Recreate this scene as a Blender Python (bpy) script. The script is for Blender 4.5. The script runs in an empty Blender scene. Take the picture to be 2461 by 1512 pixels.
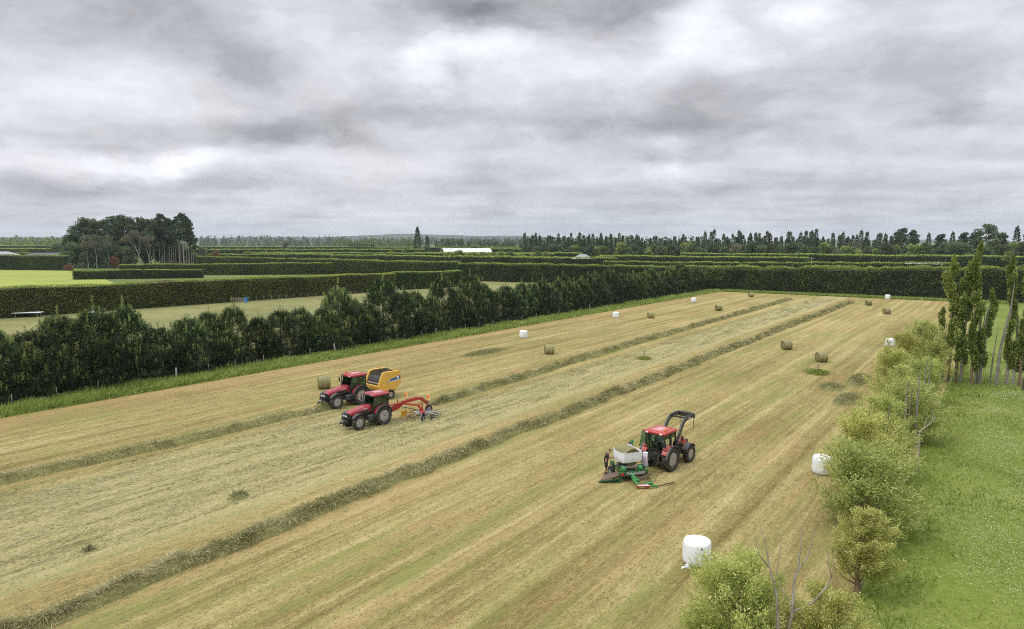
import bpy, bmesh, math, random
import numpy as np
from mathutils import Vector, Matrix
PI = math.pi
SC = bpy.context.scene
COL = SC.collection
# ------------------------------------------------------------------ camera and picture geometry
CAM_H, FPX = 16.0, 1641.0
PITCH = math.atan(177/FPX)
CP, SP = math.cos(PITCH), math.sin(PITCH)
def ray(x, y):
    a, b = x-1230.5, 756.0-y
    return Vector((a, FPX*CP+b*SP, -FPX*SP+b*CP))
def G(x, y, z=0.0):
    d = ray(x, y); t = (z-CAM_H)/d.z
    return Vector((d.x*t, d.y*t, z))
def A(x, d, z=0.0):
    """ground point seen in column x at forward distance d"""
    dep = d*CP+(CAM_H-z)*SP
    return Vector(((x-1230.5)/FPX*dep, d, z))
def PX(x, y, d):
    r = ray(x, y); t = d/r.y
    return Vector((r.x*t, d, CAM_H+r.z*t))
def ztop(y, d):
    r = ray(1230.5, y); return CAM_H+r.z*d/r.y
_r = ray(2425, 579); RD = Vector((_r.x, _r.y, 0)).normalized()
ND = Vector((RD.y, -RD.x, 0))
ROT = math.atan2(RD.y, RD.x)
def W(s, v, z=0.0): return RD*s+ND*v+Vector((0, 0, z))
def SV(p): return (p.dot(RD), p.dot(ND))
cam = bpy.data.cameras.new('camera'); cam.lens = 36*FPX/2461; cam.sensor_width = 36; cam.clip_end = 40000; cam.clip_start = .3
co = bpy.data.objects.new('camera', cam); COL.objects.link(co)
co.location = (0, 0, CAM_H); co.rotation_euler = (PI/2-PITCH, 0, 0); SC.camera = co
# ------------------------------------------------------------------ object helpers
def tag(o, label=None, cat=None, group=None, kind=None):
    if label: o['label'] = label
    if cat: o['category'] = cat
    if group: o['group'] = group
    if kind: o['kind'] = kind
    return o
def link(name, me, mat=None, parent=None, loc=None, rot=None):
    o = bpy.data.objects.new(name, me); COL.objects.link(o)
    if mat is not None and me is not None and not me.materials: me.materials.append(mat)
    if parent is not None: o.parent = parent
    if loc is not None: o.location = loc
    if rot is not None: o.rotation_euler = rot
    return o
def empty(name, loc=(0, 0, 0), rz=0.0, scale=1.0):
    o = bpy.data.objects.new(name, None); COL.objects.link(o); o.location = loc; o.rotation_euler = (0, 0, rz)
    o.empty_display_size = .2
    if scale != 1.0: o.scale = (scale,)*3
    return o
def copy_tree(o, parent=None):
    c = o.copy(); COL.objects.link(c)
    if parent is not None: c.parent = parent
    for ch in list(o.children): copy_tree(ch, c)
    return c
class MB:
    """mesh collector"""
    def __init__(s): s.v = []; s.f = []; s.sm = []
    def add(s, vs, fs, smooth=False):
        o = len(s.v); s.v += [tuple(p) for p in vs]; s.f += [tuple(i+o for i in f) for f in fs]; s.sm += [smooth]*len(fs); return s
    def box(s, c, d, rz=0.0, ry=0.0, bev=0.0):
        m = Matrix.Translation(c) @ Matrix.Rotation(rz, 4, 'Z') @ Matrix.Rotation(ry, 4, 'Y')
        x, y, z = d[0]/2, d[1]/2, d[2]/2
        if bev <= 0:
            vs = [m @ Vector((i*x, j*y, k*z)) for i in (-1, 1) for j in (-1, 1) for k in (-1, 1)]
            return s.add(vs, [(0, 1, 3, 2), (4, 6, 7, 5), (0, 4, 5, 1), (2, 3, 7, 6), (0, 2, 6, 4), (1, 5, 7, 3)])
        bm = bmesh.new(); bmesh.ops.create_cube(bm, size=1)
        for v in bm.verts: v.co = Vector((v.co.x*d[0], v.co.y*d[1], v.co.z*d[2]))
        bmesh.ops.bevel(bm, geom=bm.edges[:], offset=bev, segments=3, affect='EDGES', profile=.5)
        bm.verts.index_update()
        s.add([m @ v.co for v in bm.verts], [[v.index for v in f.verts] for f in bm.faces], True); bm.free(); return s
    def prism(s, poly, y0, y1, axis='Y', m=None):
        """polygon in XZ (axis Y), XY (axis Z) or YZ (axis X) extruded"""
        n = len(poly)
        def P(a, b, t): return Vector((a, t, b)) if axis == 'Y' else (Vector((a, b, t)) if axis == 'Z' else Vector((t, a, b)))
        vs = [P(a, b, y0) for a, b in poly]+[P(a, b, y1) for a, b in poly]
        if m is not None: vs = [m @ p for p in vs]
        fs = [tuple(range(n)), tuple(range(2*n-1, n-1, -1))]+[(i, i+n, (i+1) % n+n, (i+1) % n) for i in range(n)]
        return s.add(vs, fs)
    def tube(s, pts, r, n=8, cap=True):
        pts = [Vector(p) for p in pts]; k = len(pts)
        rs = list(r) if hasattr(r, '__len__') else [r]*k
        vs = []; fs = []; prev = None
        for i, p in enumerate(pts):
            t = (pts[min(i+1, k-1)]-pts[max(i-1, 0)]).normalized()
            u = prev if prev is not None else (Vector((0, 0, 1)) if abs(t.z) < .9 else Vector((1, 0, 0)))
            u = (u-t*u.dot(t)).normalized(); w = t.cross(u); prev = u
            for j in range(n):
                a = 2*PI*j/n+PI/n; vs.append(p+(u*math.cos(a)+w*math.sin(a))*rs[i])
        for i in range(k-1):
            for j in range(n):
                a = i*n+j; b = i*n+(j+1) % n; fs.append((a, b, b+n, a+n))
        if cap: fs += [tuple(range(n))[::-1], tuple(range((k-1)*n, k*n))]
        return s.add(vs, fs, n > 4)
    def bar(s, pts, r): return s.tube(pts, r*1.414, 4)
    def lathe(s, prof, c=(0, 0, 0), axis='Y', n=32, closed=False):
        """prof: list of (t, r)"""
        vs = []; fs = []; k = len(prof)
        for t, r in prof:
            for j in range(n):
                a = 2*PI*j/n; ca, sa = r*math.cos(a), r*math.sin(a)
                p = (ca, t, sa) if axis == 'Y' else ((t, ca, sa) if axis == 'X' else (ca, sa, t))
                vs.append((p[0]+c[0], p[1]+c[1], p[2]+c[2]))
        for i in range(k-1+(1 if closed else 0)):
            for j in range(n):
                a = i*n+j; b = i*n+(j+1) % n; i2 = ((i+1) % k)*n
                fs.append((a, b, i2+(j+1) % n, i2+j))
        if not closed:
            if prof[0][1] > 1e-6: fs.append(tuple(range(n))[::-1])
            if prof[-1][1] > 1e-6: fs.append(tuple(range((k-1)*n, k*n)))
        return s.add(vs, fs, True)
    def loft(s, rings, cap=True, smooth=False):
        n = len(rings[0]); vs = [p for r in rings for p in r]; fs = []
        for i in range(len(rings)-1):
            for j in range(n):
                a = i*n+j; b = i*n+(j+1) % n; fs.append((a, b, b+n, a+n))
        if cap: fs += [tuple(range(n))[::-1], tuple(range((len(rings)-1)*n, len(rings)*n))]
        return s.add(vs, fs, smooth)
    def mesh(s, name, sharp=40):
        me = bpy.data.meshes.new(name); me.from_pydata([tuple(v) for v in s.v], [], s.f)
        bm = bmesh.new(); bm.from_mesh(me); bmesh.ops.recalc_face_normals(bm, faces=bm.faces); bm.to_mesh(me); bm.free()
        me.polygons.foreach_set('use_smooth', s.sm)
        try: me.set_sharp_from_angle(angle=math.radians(sharp))
        except Exception: pass
        return me
    def build(s, name, mat, parent=None, **k): return link(name, s.mesh(name), mat, parent, **k)
def text_mesh(body, size, ext=.004):
    cu = bpy.data.curves.new('lettering', 'FONT'); cu.body = body; cu.size = size; cu.extrude = ext; cu.align_x = 'CENTER'; cu.align_y = 'CENTER'
    cu.resolution_u = 3
    ob = bpy.data.objects.new('lettering', cu); COL.objects.link(ob)
    dg = bpy.context.evaluated_depsgraph_get(); dg.update()
    me = bpy.data.meshes.new_from_object(ob.evaluated_get(dg)); bpy.data.objects.remove(ob); bpy.data.curves.remove(cu)
    me.materials.clear(); return me
def place_text(body, size, mat, parent, origin, right, up):
    me = text_mesh(body, size); r = Vector(right).normalized(); u = Vector(up).normalized(); n = r.cross(u)
    m = Matrix((r, u, n)).transposed().to_4x4(); m.translation = Vector(origin); me.transform(m)
    return link('lettering', me, mat, parent)
# ------------------------------------------------------------------ numpy helpers
def h3(i, j, k, seed=0):
    n = (i*374761393+j*668265263+k*2147483647+seed*974634757) & 0xffffffff
    n = ((n ^ (n >> 13))*1274126177) & 0xffffffff
    return ((n ^ (n >> 16)) & 0xffff)/65535.0
def vnoise(p, sc=1.0, seed=0):
    p = np.asarray(p, float)*sc
    i = np.floor(p).astype(np.int64); f = p-i; f = f*f*(3-2*f); out = 0
    for a in (0, 1):
        for b in (0, 1):
            for c in (0, 1):
                w = (f[:, 0] if a else 1-f[:, 0])*(f[:, 1] if b else 1-f[:, 1])*(f[:, 2] if c else 1-f[:, 2])
                out = out+w*h3(i[:, 0]+a, i[:, 1]+b, i[:, 2]+c, seed)
    return out
def nrm(a): return a/np.maximum(np.linalg.norm(a, axis=1, keepdims=True), 1e-9)
def rdir(rng, n): return nrm(rng.normal(size=(n, 3)))
class Kites:
    """pointed four-cornered leaves gathered into one mesh, one 'tint' value a leaf"""
    def __init__(s): s.V = []; s.T = []
    def add(s, base, d, L, Wd, tint, rng, flat=None, droop=0.0):
        n = len(base); d = nrm(d)
        q = rdir(rng, n) if flat is None else flat
        side = nrm(np.cross(d, q)); L = np.broadcast_to(L, (n,))[:, None]; Wd = np.broadcast_to(Wd, (n,))[:, None]
        mid = base+d*L*.5; tip = base+d*L
        if droop: tip = tip-np.array([0, 0, 1.])*L*droop; mid = mid-np.array([0, 0, 1.])*L*droop*.2
        s.V.append(np.stack([base, mid+side*Wd/2, tip, mid-side*Wd/2], 1).reshape(-1, 3)); s.T.append(np.broadcast_to(tint, (n,)).astype(np.float32)); return s
    def mesh(s, name, mat=None):
        V = np.concatenate(s.V).astype(np.float32); T = np.concatenate(s.T).astype(np.float32); n = len(T)
        me = bpy.data.meshes.new(name); me.vertices.add(4*n); me.vertices.foreach_set('co', V.ravel())
        me.loops.add(4*n); me.loops.foreach_set('vertex_index', np.arange(4*n, dtype=np.int32))
        me.polygons.add(n); me.polygons.foreach_set('loop_start', np.arange(0, 4*n, 4, dtype=np.int32))
        try: me.polygons.foreach_set('loop_total', np.full(n, 4, dtype=np.int32))
        except Exception: pass
        at = me.attributes.new('tint', 'FLOAT', 'FACE'); at.data.foreach_set('value', T)
        me.update(calc_edges=True)
        if mat: me.materials.append(mat)
        return me
# ------------------------------------------------------------------ materials
def newmat(name):
    m = bpy.data.materials.new(name); m.use_nodes = True; nt = m.node_tree
    return m, nt, nt.nodes['Principled BSDF']
def N(nt, t, **k):
    n = nt.nodes.new(t)
    for a, b in k.items():
        if a in n.inputs.keys() if not hasattr(n, a) else False: n.inputs[a].default_value = b
        else: setattr(n, a, b)
    return n
def L(nt, a, b): nt.links.new(a, b)
def math_n(nt, op, a, b=None, c=None, clamp=False):
    n = nt.nodes.new('ShaderNodeMath'); n.operation = op; n.use_clamp = clamp
    for i, x in enumerate((a, b, c)):
        if x is None: continue
        if hasattr(x, 'is_linked') or hasattr(x, 'links'): nt.links.new(x, n.inputs[i])
        else: n.inputs[i].default_value = x
    return n.outputs[0]
def mapr(nt, x, a, b, c=0.0, d=1.0, smooth=False):
    n = nt.nodes.new('ShaderNodeMapRange'); n.clamp = True
    if smooth: n.interpolation_type = 'SMOOTHSTEP'
    nt.links.new(x, n.inputs[0])
    for i, q in enumerate((a, b, c, d)): n.inputs[i+1].default_value = q
    return n.outputs[0]
def noise(nt, vec, scale, detail=3.0, rough=.55, dist=0.0, dim='3D'):
    n = nt.nodes.new('ShaderNodeTexNoise'); n.noise_dimensions = dim
    n.inputs['Scale'].default_value = scale; n.inputs['Detail'].default_value = detail; n.inputs['Roughness'].default_value = rough; n.inputs['Distortion'].default_value = dist
    if vec is not None: nt.links.new(vec, n.inputs['Vector'])
    return n.outputs['Fac']
def mapping(nt, vec, scale=(1, 1, 1), rot=(0, 0, 0), loc=(0, 0, 0)):
    n = nt.nodes.new('ShaderNodeMapping'); n.inputs['Scale'].default_value = scale; n.inputs['Rotation'].default_value = rot; n.inputs['Location'].default_value = loc
    nt.links.new(vec, n.inputs['Vector']); return n.outputs[0]
def ramp(nt, fac, stops):
    n = nt.nodes.new('ShaderNodeValToRGB'); cr = n.color_ramp
    while len(cr.elements) < len(stops): cr.elements.new(.5)
    for e, (p, c) in zip(cr.elements, stops): e.position = p; e.color = (*c, 1)
    if fac is not None: nt.links.new(fac, n.inputs[0])
    return n.outputs[0]
def mix(nt, fac, a, b, mode='MIX'):
    n = nt.nodes.new('ShaderNodeMix'); n.data_type = 'RGBA'; n.blend_type = mode
    for i, x in ((0, fac), (6, a), (7, b)):
        if hasattr(x, 'links'): nt.links.new(x, n.inputs[i])
        else: n.inputs[i].default_value = x if i == 0 else (*x, 1)
    return n.outputs[2]
def objco(nt): return nt.nodes.new('ShaderNodeTexCoord').outputs['Object']
def bump(nt, bs, h, strength=.5, dist=.05):
    n = nt.nodes.new('ShaderNodeBump'); n.inputs['Strength'].default_value = strength; n.inputs['Distance'].default_value = dist
    nt.links.new(h, n.inputs['Height']); nt.links.new(n.outputs[0], bs.inputs['Normal'])
def paint(name, col, rough=.5, metal=0.0, dirt=.25, dcol=(.16, .13, .09), dsc=3.0, coat=0.0):
    """a surface with uneven dust and wear"""
    m, nt, bs = newmat(name); oc = objco(nt)
    f = mapr(nt, noise(nt, oc, dsc, 5, .65), .42, .72, 0, dirt)
    L(nt, mix(nt, f, col, dcol), bs.inputs['Base Color'])
    L(nt, mapr(nt, noise(nt, oc, dsc*3, 3), .3, .7, rough*.8, min(1, rough*1.25)), bs.inputs['Roughness'])
    bs.inputs['Metallic'].default_value = metal
    if coat: bs.inputs['Coat Weight'].default_value = coat; bs.inputs['Coat Roughness'].default_value = .15
    return m
def leaf_mat(name, stops, vary=.25, rough=.6, trans=.25, spec=.25, patch=None):
    m, nt, bs = newmat(name)
    at = nt.nodes.new('ShaderNodeAttribute'); at.attribute_name = 'tint'
    c = ramp(nt, at.outputs['Fac'], stops)
    oi = nt.nodes.new('ShaderNodeObjectInfo')
    hs = nt.nodes.new('ShaderNodeHueSaturation'); L(nt, c, hs.inputs['Color'])
    L(nt, mapr(nt, oi.outputs['Random'], 0, 1, 1-vary, 1+vary), hs.inputs['Value'])
    L(nt, mapr(nt, math_n(nt, 'FRACT', math_n(nt, 'MULTIPLY', oi.outputs['Random'], 7.31)), 0, 1, .485, .515), hs.inputs['Hue'])
    c = hs.outputs[0]
    if patch:   # a second leaf colour in wide patches
        g = nt.nodes.new('ShaderNodeNewGeometry'); c = mix(nt, mapr(nt, noise(nt, g.outputs['Position'], patch[0], 3), patch[1], patch[1]+.12), c, patch[2])
    L(nt, c, bs.inputs['Base Color']); bs.inputs['Roughness'].default_value = rough; bs.inputs['Specular IOR Level'].default_value = spec
    if trans > 0:
        tr = nt.nodes.new('ShaderNodeBsdfTranslucent'); L(nt, c, tr.inputs['Color']); mx = nt.nodes.new('ShaderNodeMixShader'); mx.inputs[0].default_value = trans
        L(nt, bs.outputs[0], mx.inputs[1]); L(nt, tr.outputs[0], mx.inputs[2]); L(nt, mx.outputs[0], nt.nodes['Material Output'].inputs['Surface'])
    return m
def glass_mat(name, tint):
    m, nt, bs = newmat(name)
    t = nt.nodes.new('ShaderNodeBsdfTransparent'); t.inputs[0].default_value = (*tint, 1)
    g = nt.nodes.new('ShaderNodeBsdfGlossy'); g.inputs['Roughness'].default_value = .03; g.inputs['Color'].default_value = (.8, .9, .87, 1)
    fr = nt.nodes.new('ShaderNodeFresnel'); fr.inputs[0].default_value = 1.5
    mx = nt.nodes.new('ShaderNodeMixShader'); L(nt, math_n(nt, 'MULTIPLY_ADD', fr.outputs[0], .9, .06), mx.inputs[0])
    L(nt, t.outputs[0], mx.inputs[1]); L(nt, g.outputs[0], mx.inputs[2]); L(nt, mx.outputs[0], nt.nodes['Material Output'].inputs['Surface'])
    return m
# ------------------------------------------------------------------ sky, sun, haze
SUN_EL, SUN_AZ = math.radians(56), math.radians(-112)      # azimuth measured from the view direction, + to the right
def make_world():
    w = bpy.data.worlds.new('World'); SC.world = w; w.use_nodes = True; nt = w.node_tree; nt.nodes.clear()
    out = nt.nodes.new('ShaderNodeOutputWorld')
    sky = nt.nodes.new('ShaderNodeTexSky'); sky.sky_type = 'NISHITA'; sky.sun_disc = False; sky.sun_elevation = SUN_EL; sky.sun_rotation = SUN_AZ; sky.dust_density = 2
    b1 = nt.nodes.new('ShaderNodeBackground'); b1.inputs[1].default_value = .09; L(nt, sky.outputs[0], b1.inputs[0])
    tc = nt.nodes.new('ShaderNodeTexCoord'); sp = nt.nodes.new('ShaderNodeSeparateXYZ'); L(nt, tc.outputs['Generated'], sp.inputs[0])
    x, y, z = sp.outputs
    az = math_n(nt, 'ARCTAN2', x, y); el = math_n(nt, 'ARCSINE', z)
    cb = nt.nodes.new('ShaderNodeCombineXYZ'); L(nt, az, cb.inputs[0]); L(nt, el, cb.inputs[1])
    # ragged edges: the cloud positions wander
    def nvec(scale, det, vec):
        n = nt.nodes.new('ShaderNodeTexNoise'); n.inputs['Scale'].default_value = scale; n.inputs['Detail'].default_value = det; n.inputs['Roughness'].default_value = .55
        L(nt, vec, n.inputs['Vector']); return n.outputs['Color']
    stretched = mapping(nt, cb.outputs[0], (1, 2.2, 1))
    wv = nt.nodes.new('ShaderNodeVectorMath'); wv.operation = 'MULTIPLY_ADD'
    L(nt, nvec(7, 5, stretched), wv.inputs[0]); wv.inputs[1].default_value = (.19, .085, 0)
    sh = nt.nodes.new('ShaderNodeVectorMath'); sh.operation = 'SUBTRACT'; L(nt, cb.outputs[0], sh.inputs[0]); sh.inputs[1].default_value = (.095, .0425, 0)
    L(nt, sh.outputs[0], wv.inputs[2]); P = wv.outputs[0]
    # cloud sheet seen in perspective
    den = math_n(nt, 'MAXIMUM', math_n(nt, 'ADD', z, .07), .03)
    pc = nt.nodes.new('ShaderNodeCombineXYZ'); L(nt, math_n(nt, 'DIVIDE', x, den), pc.inputs[0]); L(nt, math_n(nt, 'DIVIDE', y, den), pc.inputs[1])
    n1 = noise(nt, pc.outputs[0], .9, 6, .5, .4); n2 = noise(nt, mapping(nt, pc.outputs[0], (.6, 1.6, 1), (0, 0, .25)), 1.1, 4, .5)
    n3 = noise(nt, mapping(nt, P, (5, 9.5, 1)), 1.0, 6, .58)
    B = math_n(nt, 'MULTIPLY_ADD', math_n(nt, 'SUBTRACT', n1, .5), .50, .715)
    B = math_n(nt, 'MULTIPLY_ADD', math_n(nt, 'SUBTRACT', n2, .5), .18, B)
    B = math_n(nt, 'MULTIPLY_ADD', math_n(nt, 'SUBTRACT', n3, .5), 1.0, B)
    blobs = [(380, 55, 330, 105, -.22), (560, 130, 130, 60, -.08), (170, 205, 330, 75, .15), (60, 60, 110, 60, .10), (620, 30, 110, 70, .12), (760, 110, 260, 90, .07),
             (1010, 150, 60, 70, .33), (1140, 108, 110, 38, .30), (1220, 160, 170, 60, .16), (1260, 20, 330, 62, -.24), (1110, 40, 130, 40, -.10), (1440, 175, 260, 62, .14), (1500, 60, 160, 70, -.03),
             (1690, 48, 75, 75, .26), (1960, 20, 90, 45, .26), (1800, 70, 260, 60, .14), (2100, 75, 80, 40, .14), (2280, 190, 190, 60, -.07), (1850, 250, 240, 70, -.22), (2010, 290, 170, 40, -.10), (2180, 145, 130, 50, -.09),
             (560, 295, 250, 45, -.22), (480, 240, 150, 60, -.07), (690, 310, 120, 30, -.10), (900, 265, 160, 60, -.13), (1180, 265, 120, 50, -.12), (1360, 300, 140, 34, -.17), (960, 310, 90, 30, .12),
             (270, 398, 165, 34, .30), (440, 372, 130, 30, .26), (560, 395, 160, 26, .20), (100, 385, 160, 34, .10), (70, 345, 150, 22, -.08), (800, 370, 140, 40, .17), (1000, 390, 220, 40, .09),
             (1620, 345, 45, 45, .17), (1720, 400, 150, 28, .17), (1540, 412, 150, 24, .11), (1520, 372, 110, 22, -.08), (1780, 455, 180, 20, -.07), (2240, 330, 120, 40, .12), (2420, 240, 90, 60, .16), (2420, 355, 110, 24, -.07), (2400, 432, 100, 16, -.09),
             (500, 452, 560, 26, -.10), (200, 500, 400, 40, -.06), (1300, 470, 500, 24, -.05), (2000, 500, 400, 16, -.05), (2440, 520, 160, 12, .10), (2350, 80, 130, 80, .05), (700, 480, 300, 9, .07), (1300, 520, 600, 12, .05)]
    for bx, by, rx, ry, am in blobs:
        r = ray(bx, by).normalized(); a0, e0 = math.atan2(r.x, r.y), math.asin(r.z)
        s = nt.nodes.new('ShaderNodeVectorMath'); s.operation = 'SUBTRACT'; L(nt, P, s.inputs[0]); s.inputs[1].default_value = (a0, e0, 0)
        m = nt.nodes.new('ShaderNodeVectorMath'); m.operation = 'MULTIPLY'; L(nt, s.outputs[0], m.inputs[0]); m.inputs[1].default_value = (FPX/rx*.62, FPX/ry*.62, 0)
        ln = nt.nodes.new('ShaderNodeVectorMath'); ln.operation = 'LENGTH'; L(nt, m.outputs[0], ln.inputs[0])
        B = math_n(nt, 'ADD', B, mapr(nt, ln.outputs['Value'], 0, 1, am, 0, True))
    B = math_n(nt, 'MAXIMUM', B, .25)
    up = mapr(nt, z, .33, .95, 1.0, 3.0, True)           # an overcast sky is brightest overhead
    B = math_n(nt, 'MULTIPLY', B, up)
    tn = noise(nt, P, 4.0, 3)
    col = ramp(nt, tn, [(.3, (.92, .99, 1.03)), (.5, (.955, .985, 1.03)), (.7, (.995, .975, 1.015))])
    cbg = nt.nodes.new('ShaderNodeBackground'); L(nt, B, cbg.inputs[1]); L(nt, col, cbg.inputs[0])
    mx = nt.nodes.new('ShaderNodeMixShader'); mx.inputs[0].default_value = .94; L(nt, b1.outputs[0], mx.inputs[1]); L(nt, cbg.outputs[0], mx.inputs[2]); L(nt, mx.outputs[0], out.inputs['Surface'])
make_world()
sl = bpy.data.lights.new('sun', 'SUN'); sl.energy = 1.5; sl.angle = math.radians(10); sl.color = (1, .96, .9)
so = bpy.data.objects.new('sun', sl); COL.objects.link(so)
sd = Vector((math.sin(SUN_AZ)*math.cos(SUN_EL), math.cos(SUN_AZ)*math.cos(SUN_EL), math.sin(SUN_EL)))
so.rotation_euler = sd.to_track_quat('Z', 'Y').to_euler(); so.location = (0, 0, 60)
SC.view_settings.view_transform = 'Standard'; SC.view_settings.look = 'None'; SC.view_settings.exposure = 0.0; SC.view_settings.gamma = 1
HAZE = .00007
def make_haze():
    m = bpy.data.materials.new('haze_air'); m.use_nodes = True; nt = m.node_tree; nt.nodes.clear()
    o = nt.nodes.new('ShaderNodeOutputMaterial'); v = nt.nodes.new('ShaderNodeVolumePrincipled'); v.inputs['Color'].default_value = (.80, .90, 1.0, 1); v.inputs['Density'].default_value = HAZE; v.inputs['Anisotropy'].default_value = .1
    L(nt, v.outputs[0], o.inputs['Volume'])
    try: m.cycles.homogeneous_volume = True
    except Exception: pass
    b = MB().box((0, 0, 114), (24000, 24000, 232)).build('haze', m); b['kind'] = 'stuff'; b['label'] = 'thin pale blue air over the far fields and hills'; b['category'] = 'haze'
if HAZE > 0: make_haze()
SC.cycles.max_bounces = 6; SC.cycles.transparent_max_bounces = 12; SC.cycles.volume_bounces = 0; SC.cycles.use_denoising = False; SC.cycles.filter_width = 1.0
# ------------------------------------------------------------------ the land
S_NEAR, S_FAR, V_L, V_R = -5.0, 214.0, -73.2, -4.6
V_FENCE = -77.6
def sheet(name, pts, z, mat, sub=None):
    me = bpy.data.meshes.new(name); me.from_pydata([(p[0], p[1], z) for p in pts], [], [tuple(range(len(pts)))])
    o = link(name, me, mat); o['kind'] = 'structure'; return o
def strip(name, s0, s1, v0, v1, z, mat):
    """rectangle with its own axes along the rows"""
    me = bpy.data.meshes.new(name); me.from_pydata([(s0, -v0, 0), (s1, -v0, 0), (s1, -v1, 0), (s0, -v1, 0)], [], [(3, 2, 1, 0)])
    o = link(name, me, mat, loc=(0, 0, z), rot=(0, 0, ROT)); o['kind'] = 'structure'; return o
def pasture_mat(name, stops, sc=.06, fine=2.5, bumpy=.3):
    m, nt, bs = newmat(name); oc = objco(nt)
    f = math_n(nt, 'MULTIPLY_ADD', noise(nt, oc, fine, 4, .7), .5, math_n(nt, 'MULTIPLY', noise(nt, oc, sc, 4, .6), .5))
    L(nt, ramp(nt, f, stops), bs.inputs['Base Color']); bs.inputs['Roughness'].default_value = .9; bs.inputs['Specular IOR Level'].default_value = .15
    bump(nt, bs, noise(nt, oc, fine*3, 3), bumpy, .08); return m
def field_mat():
    m, nt, bs = newmat('mown_hay_ground'); oc = objco(nt)          # X along the rows, Y to the left
    sp = nt.nodes.new('ShaderNodeSeparateXYZ'); L(nt, oc, sp.inputs[0]); X, Y = sp.outputs[0], sp.outputs[1]
    along = lambda a, b, off=0: mapping(nt, oc, (a, b, 1), (0, 0, 0), (off, off*1.7, 0))
    wob = math_n(nt, 'MULTIPLY_ADD', noise(nt, along(.02, .02), 1, 2), 1.6, Y)
    wy = nt.nodes.new('ShaderNodeCombineXYZ'); L(nt, wob, wy.inputs[1]); L(nt, math_n(nt, 'MULTIPLY', X, .006), wy.inputs[0])
    stripe = noise(nt, wy.outputs[0], .34, 4, .65)                 # mower and rake passes
    stripe2 = noise(nt, mapping(nt, wy.outputs[0], (3, 1, 1), (0, 0, 0), (5, 9, 0)), 1.15, 3, .6)
    pat = noise(nt, along(.05, .09), 1, 5, .6, .4)
    mid = noise(nt, along(.45, 1.5, 3), 1, 5, .68)
    fine = noise(nt, along(2.2, 7.0, 7), 1, 4, .7)
    fine2 = noise(nt, along(11, 17, 2), 1, 4, .8)
    stripe3 = noise(nt, mapping(nt, wy.outputs[0], (2, 1, 1), (0, 0, 0), (15, 3, 0)), 3.6, 2, .5)
    g = None
    for src, wgt in ((stripe, .62), (stripe2, .50), (stripe3, .34), (pat, .36), (mid, .42), (fine, .60), (fine2, .95)):
        t_ = math_n(nt, 'MULTIPLY', math_n(nt, 'SUBTRACT', src, .5), wgt); g = math_n(nt, 'ADD', t_, .52) if g is None else math_n(nt, 'ADD', t_, g)
    base = ramp(nt, g, [(.28, FC[0]), (.42, FC[1]), (.53, FC[2]), (.64, FC[3]), (.80, FC[4])])
    # browner patches where the soil shows
    br = mapr(nt, noise(nt, along(.05, .42, 11), 1, 5, .66), .52, .72, 0, .8)
    base = mix(nt, math_n(nt, 'MULTIPLY', br, mapr(nt, fine, .3, .6)), base, FC[5])
    gr = mapr(nt, noise(nt, along(.06, .45, 23), 1, 5, .66), .50, .68, 0, .85)
    base = mix(nt, gr, base, FC[6])
    # headland at the fence: brown trampled strip
    hd = math_n(nt, 'MULTIPLY', mapr(nt, Y, 66.5, 71.5), mapr(nt, mid, .30, .62))
    base = mix(nt, math_n(nt, 'MULTIPLY', hd, .65), base, FC[5])
    # the spread hay not raked yet
    k = math_n(nt, 'MULTIPLY_ADD', noise(nt, along(.09, .25, 31), 1, 4), 2.4, Y)
    un = math_n(nt, 'MULTIPLY', mapr(nt, k, 36.6, 37.8), mapr(nt, k, 51.6, 50.4))
    far = math_n(nt, 'MULTIPLY', mapr(nt, k, 36.6, 37.6), mapr(nt, k, 44.4, 43.2))
    nearb = mapr(nt, X, 45, 41); un = math_n(nt, 'ADD', math_n(nt, 'MULTIPLY', un, nearb), math_n(nt, 'MULTIPLY', far, mapr(nt, X, 41, 45)), None, True)
    strand = noise(nt, along(.9, 6.0, 41), 1, 5, .72, .6)
    hay = ramp(nt, math_n(nt, 'MULTIPLY_ADD', fine2, .35, math_n(nt, 'MULTIPLY_ADD', strand, .75, math_n(nt, 'MULTIPLY_ADD', mid, .25, -.17))), [(.26, (.225, .195, .085)), (.42, (.31, .275, .128)), (.60, (.39, .352, .175)), (.78, (.47, .43, .235))])
    base = mix(nt, math_n(nt, 'MULTIPLY', un, .85), base, hay)
    L(nt, base, bs.inputs['Base Color']); bs.inputs['Roughness'].default_value = .95; bs.inputs['Specular IOR Level'].default_value = .1
    hgt = math_n(nt, 'MULTIPLY_ADD', strand, .5, math_n(nt, 'MULTIPLY_ADD', fine2, .6, fine)); bump(nt, bs, hgt, .55, .10); return m
FC = [(.142, .110, .036), (.222, .175, .063), (.303, .241, .096), (.376, .303, .131), (.475, .39, .195), (.345, .21, .098), (.195, .208, .060)]
GR0 = [(.30, (.05, .08, .024)), (.5, (.10, .14, .040)), (.66, (.155, .19, .06)), (.8, (.21, .24, .095))]
ground_mat = pasture_mat('far_pasture', GR0, .012, .35)
gm = bpy.data.meshes.new('ground'); n = 96
gm.from_pydata([(11000*math.cos(2*PI*i/n), 11000*math.sin(2*PI*i/n), 0) for i in range(n)], [], [tuple(range(n))])
gr = link('ground', gm, ground_mat); gr['kind'] = 'structure'
strip('hay_field', S_NEAR, S_FAR, V_L, V_R, .012, field_mat())
pad_mat = pasture_mat('clover_pasture', [(.30, (.065, .10, .015)), (.44, (.12, .165, .026)), (.56, (.175, .21, .045)), (.74, (.27, .285, .115))], .11, 3.0)
strip('paddock', -15, S_FAR+8, V_R+.1, 140, .010, pad_mat)
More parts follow.
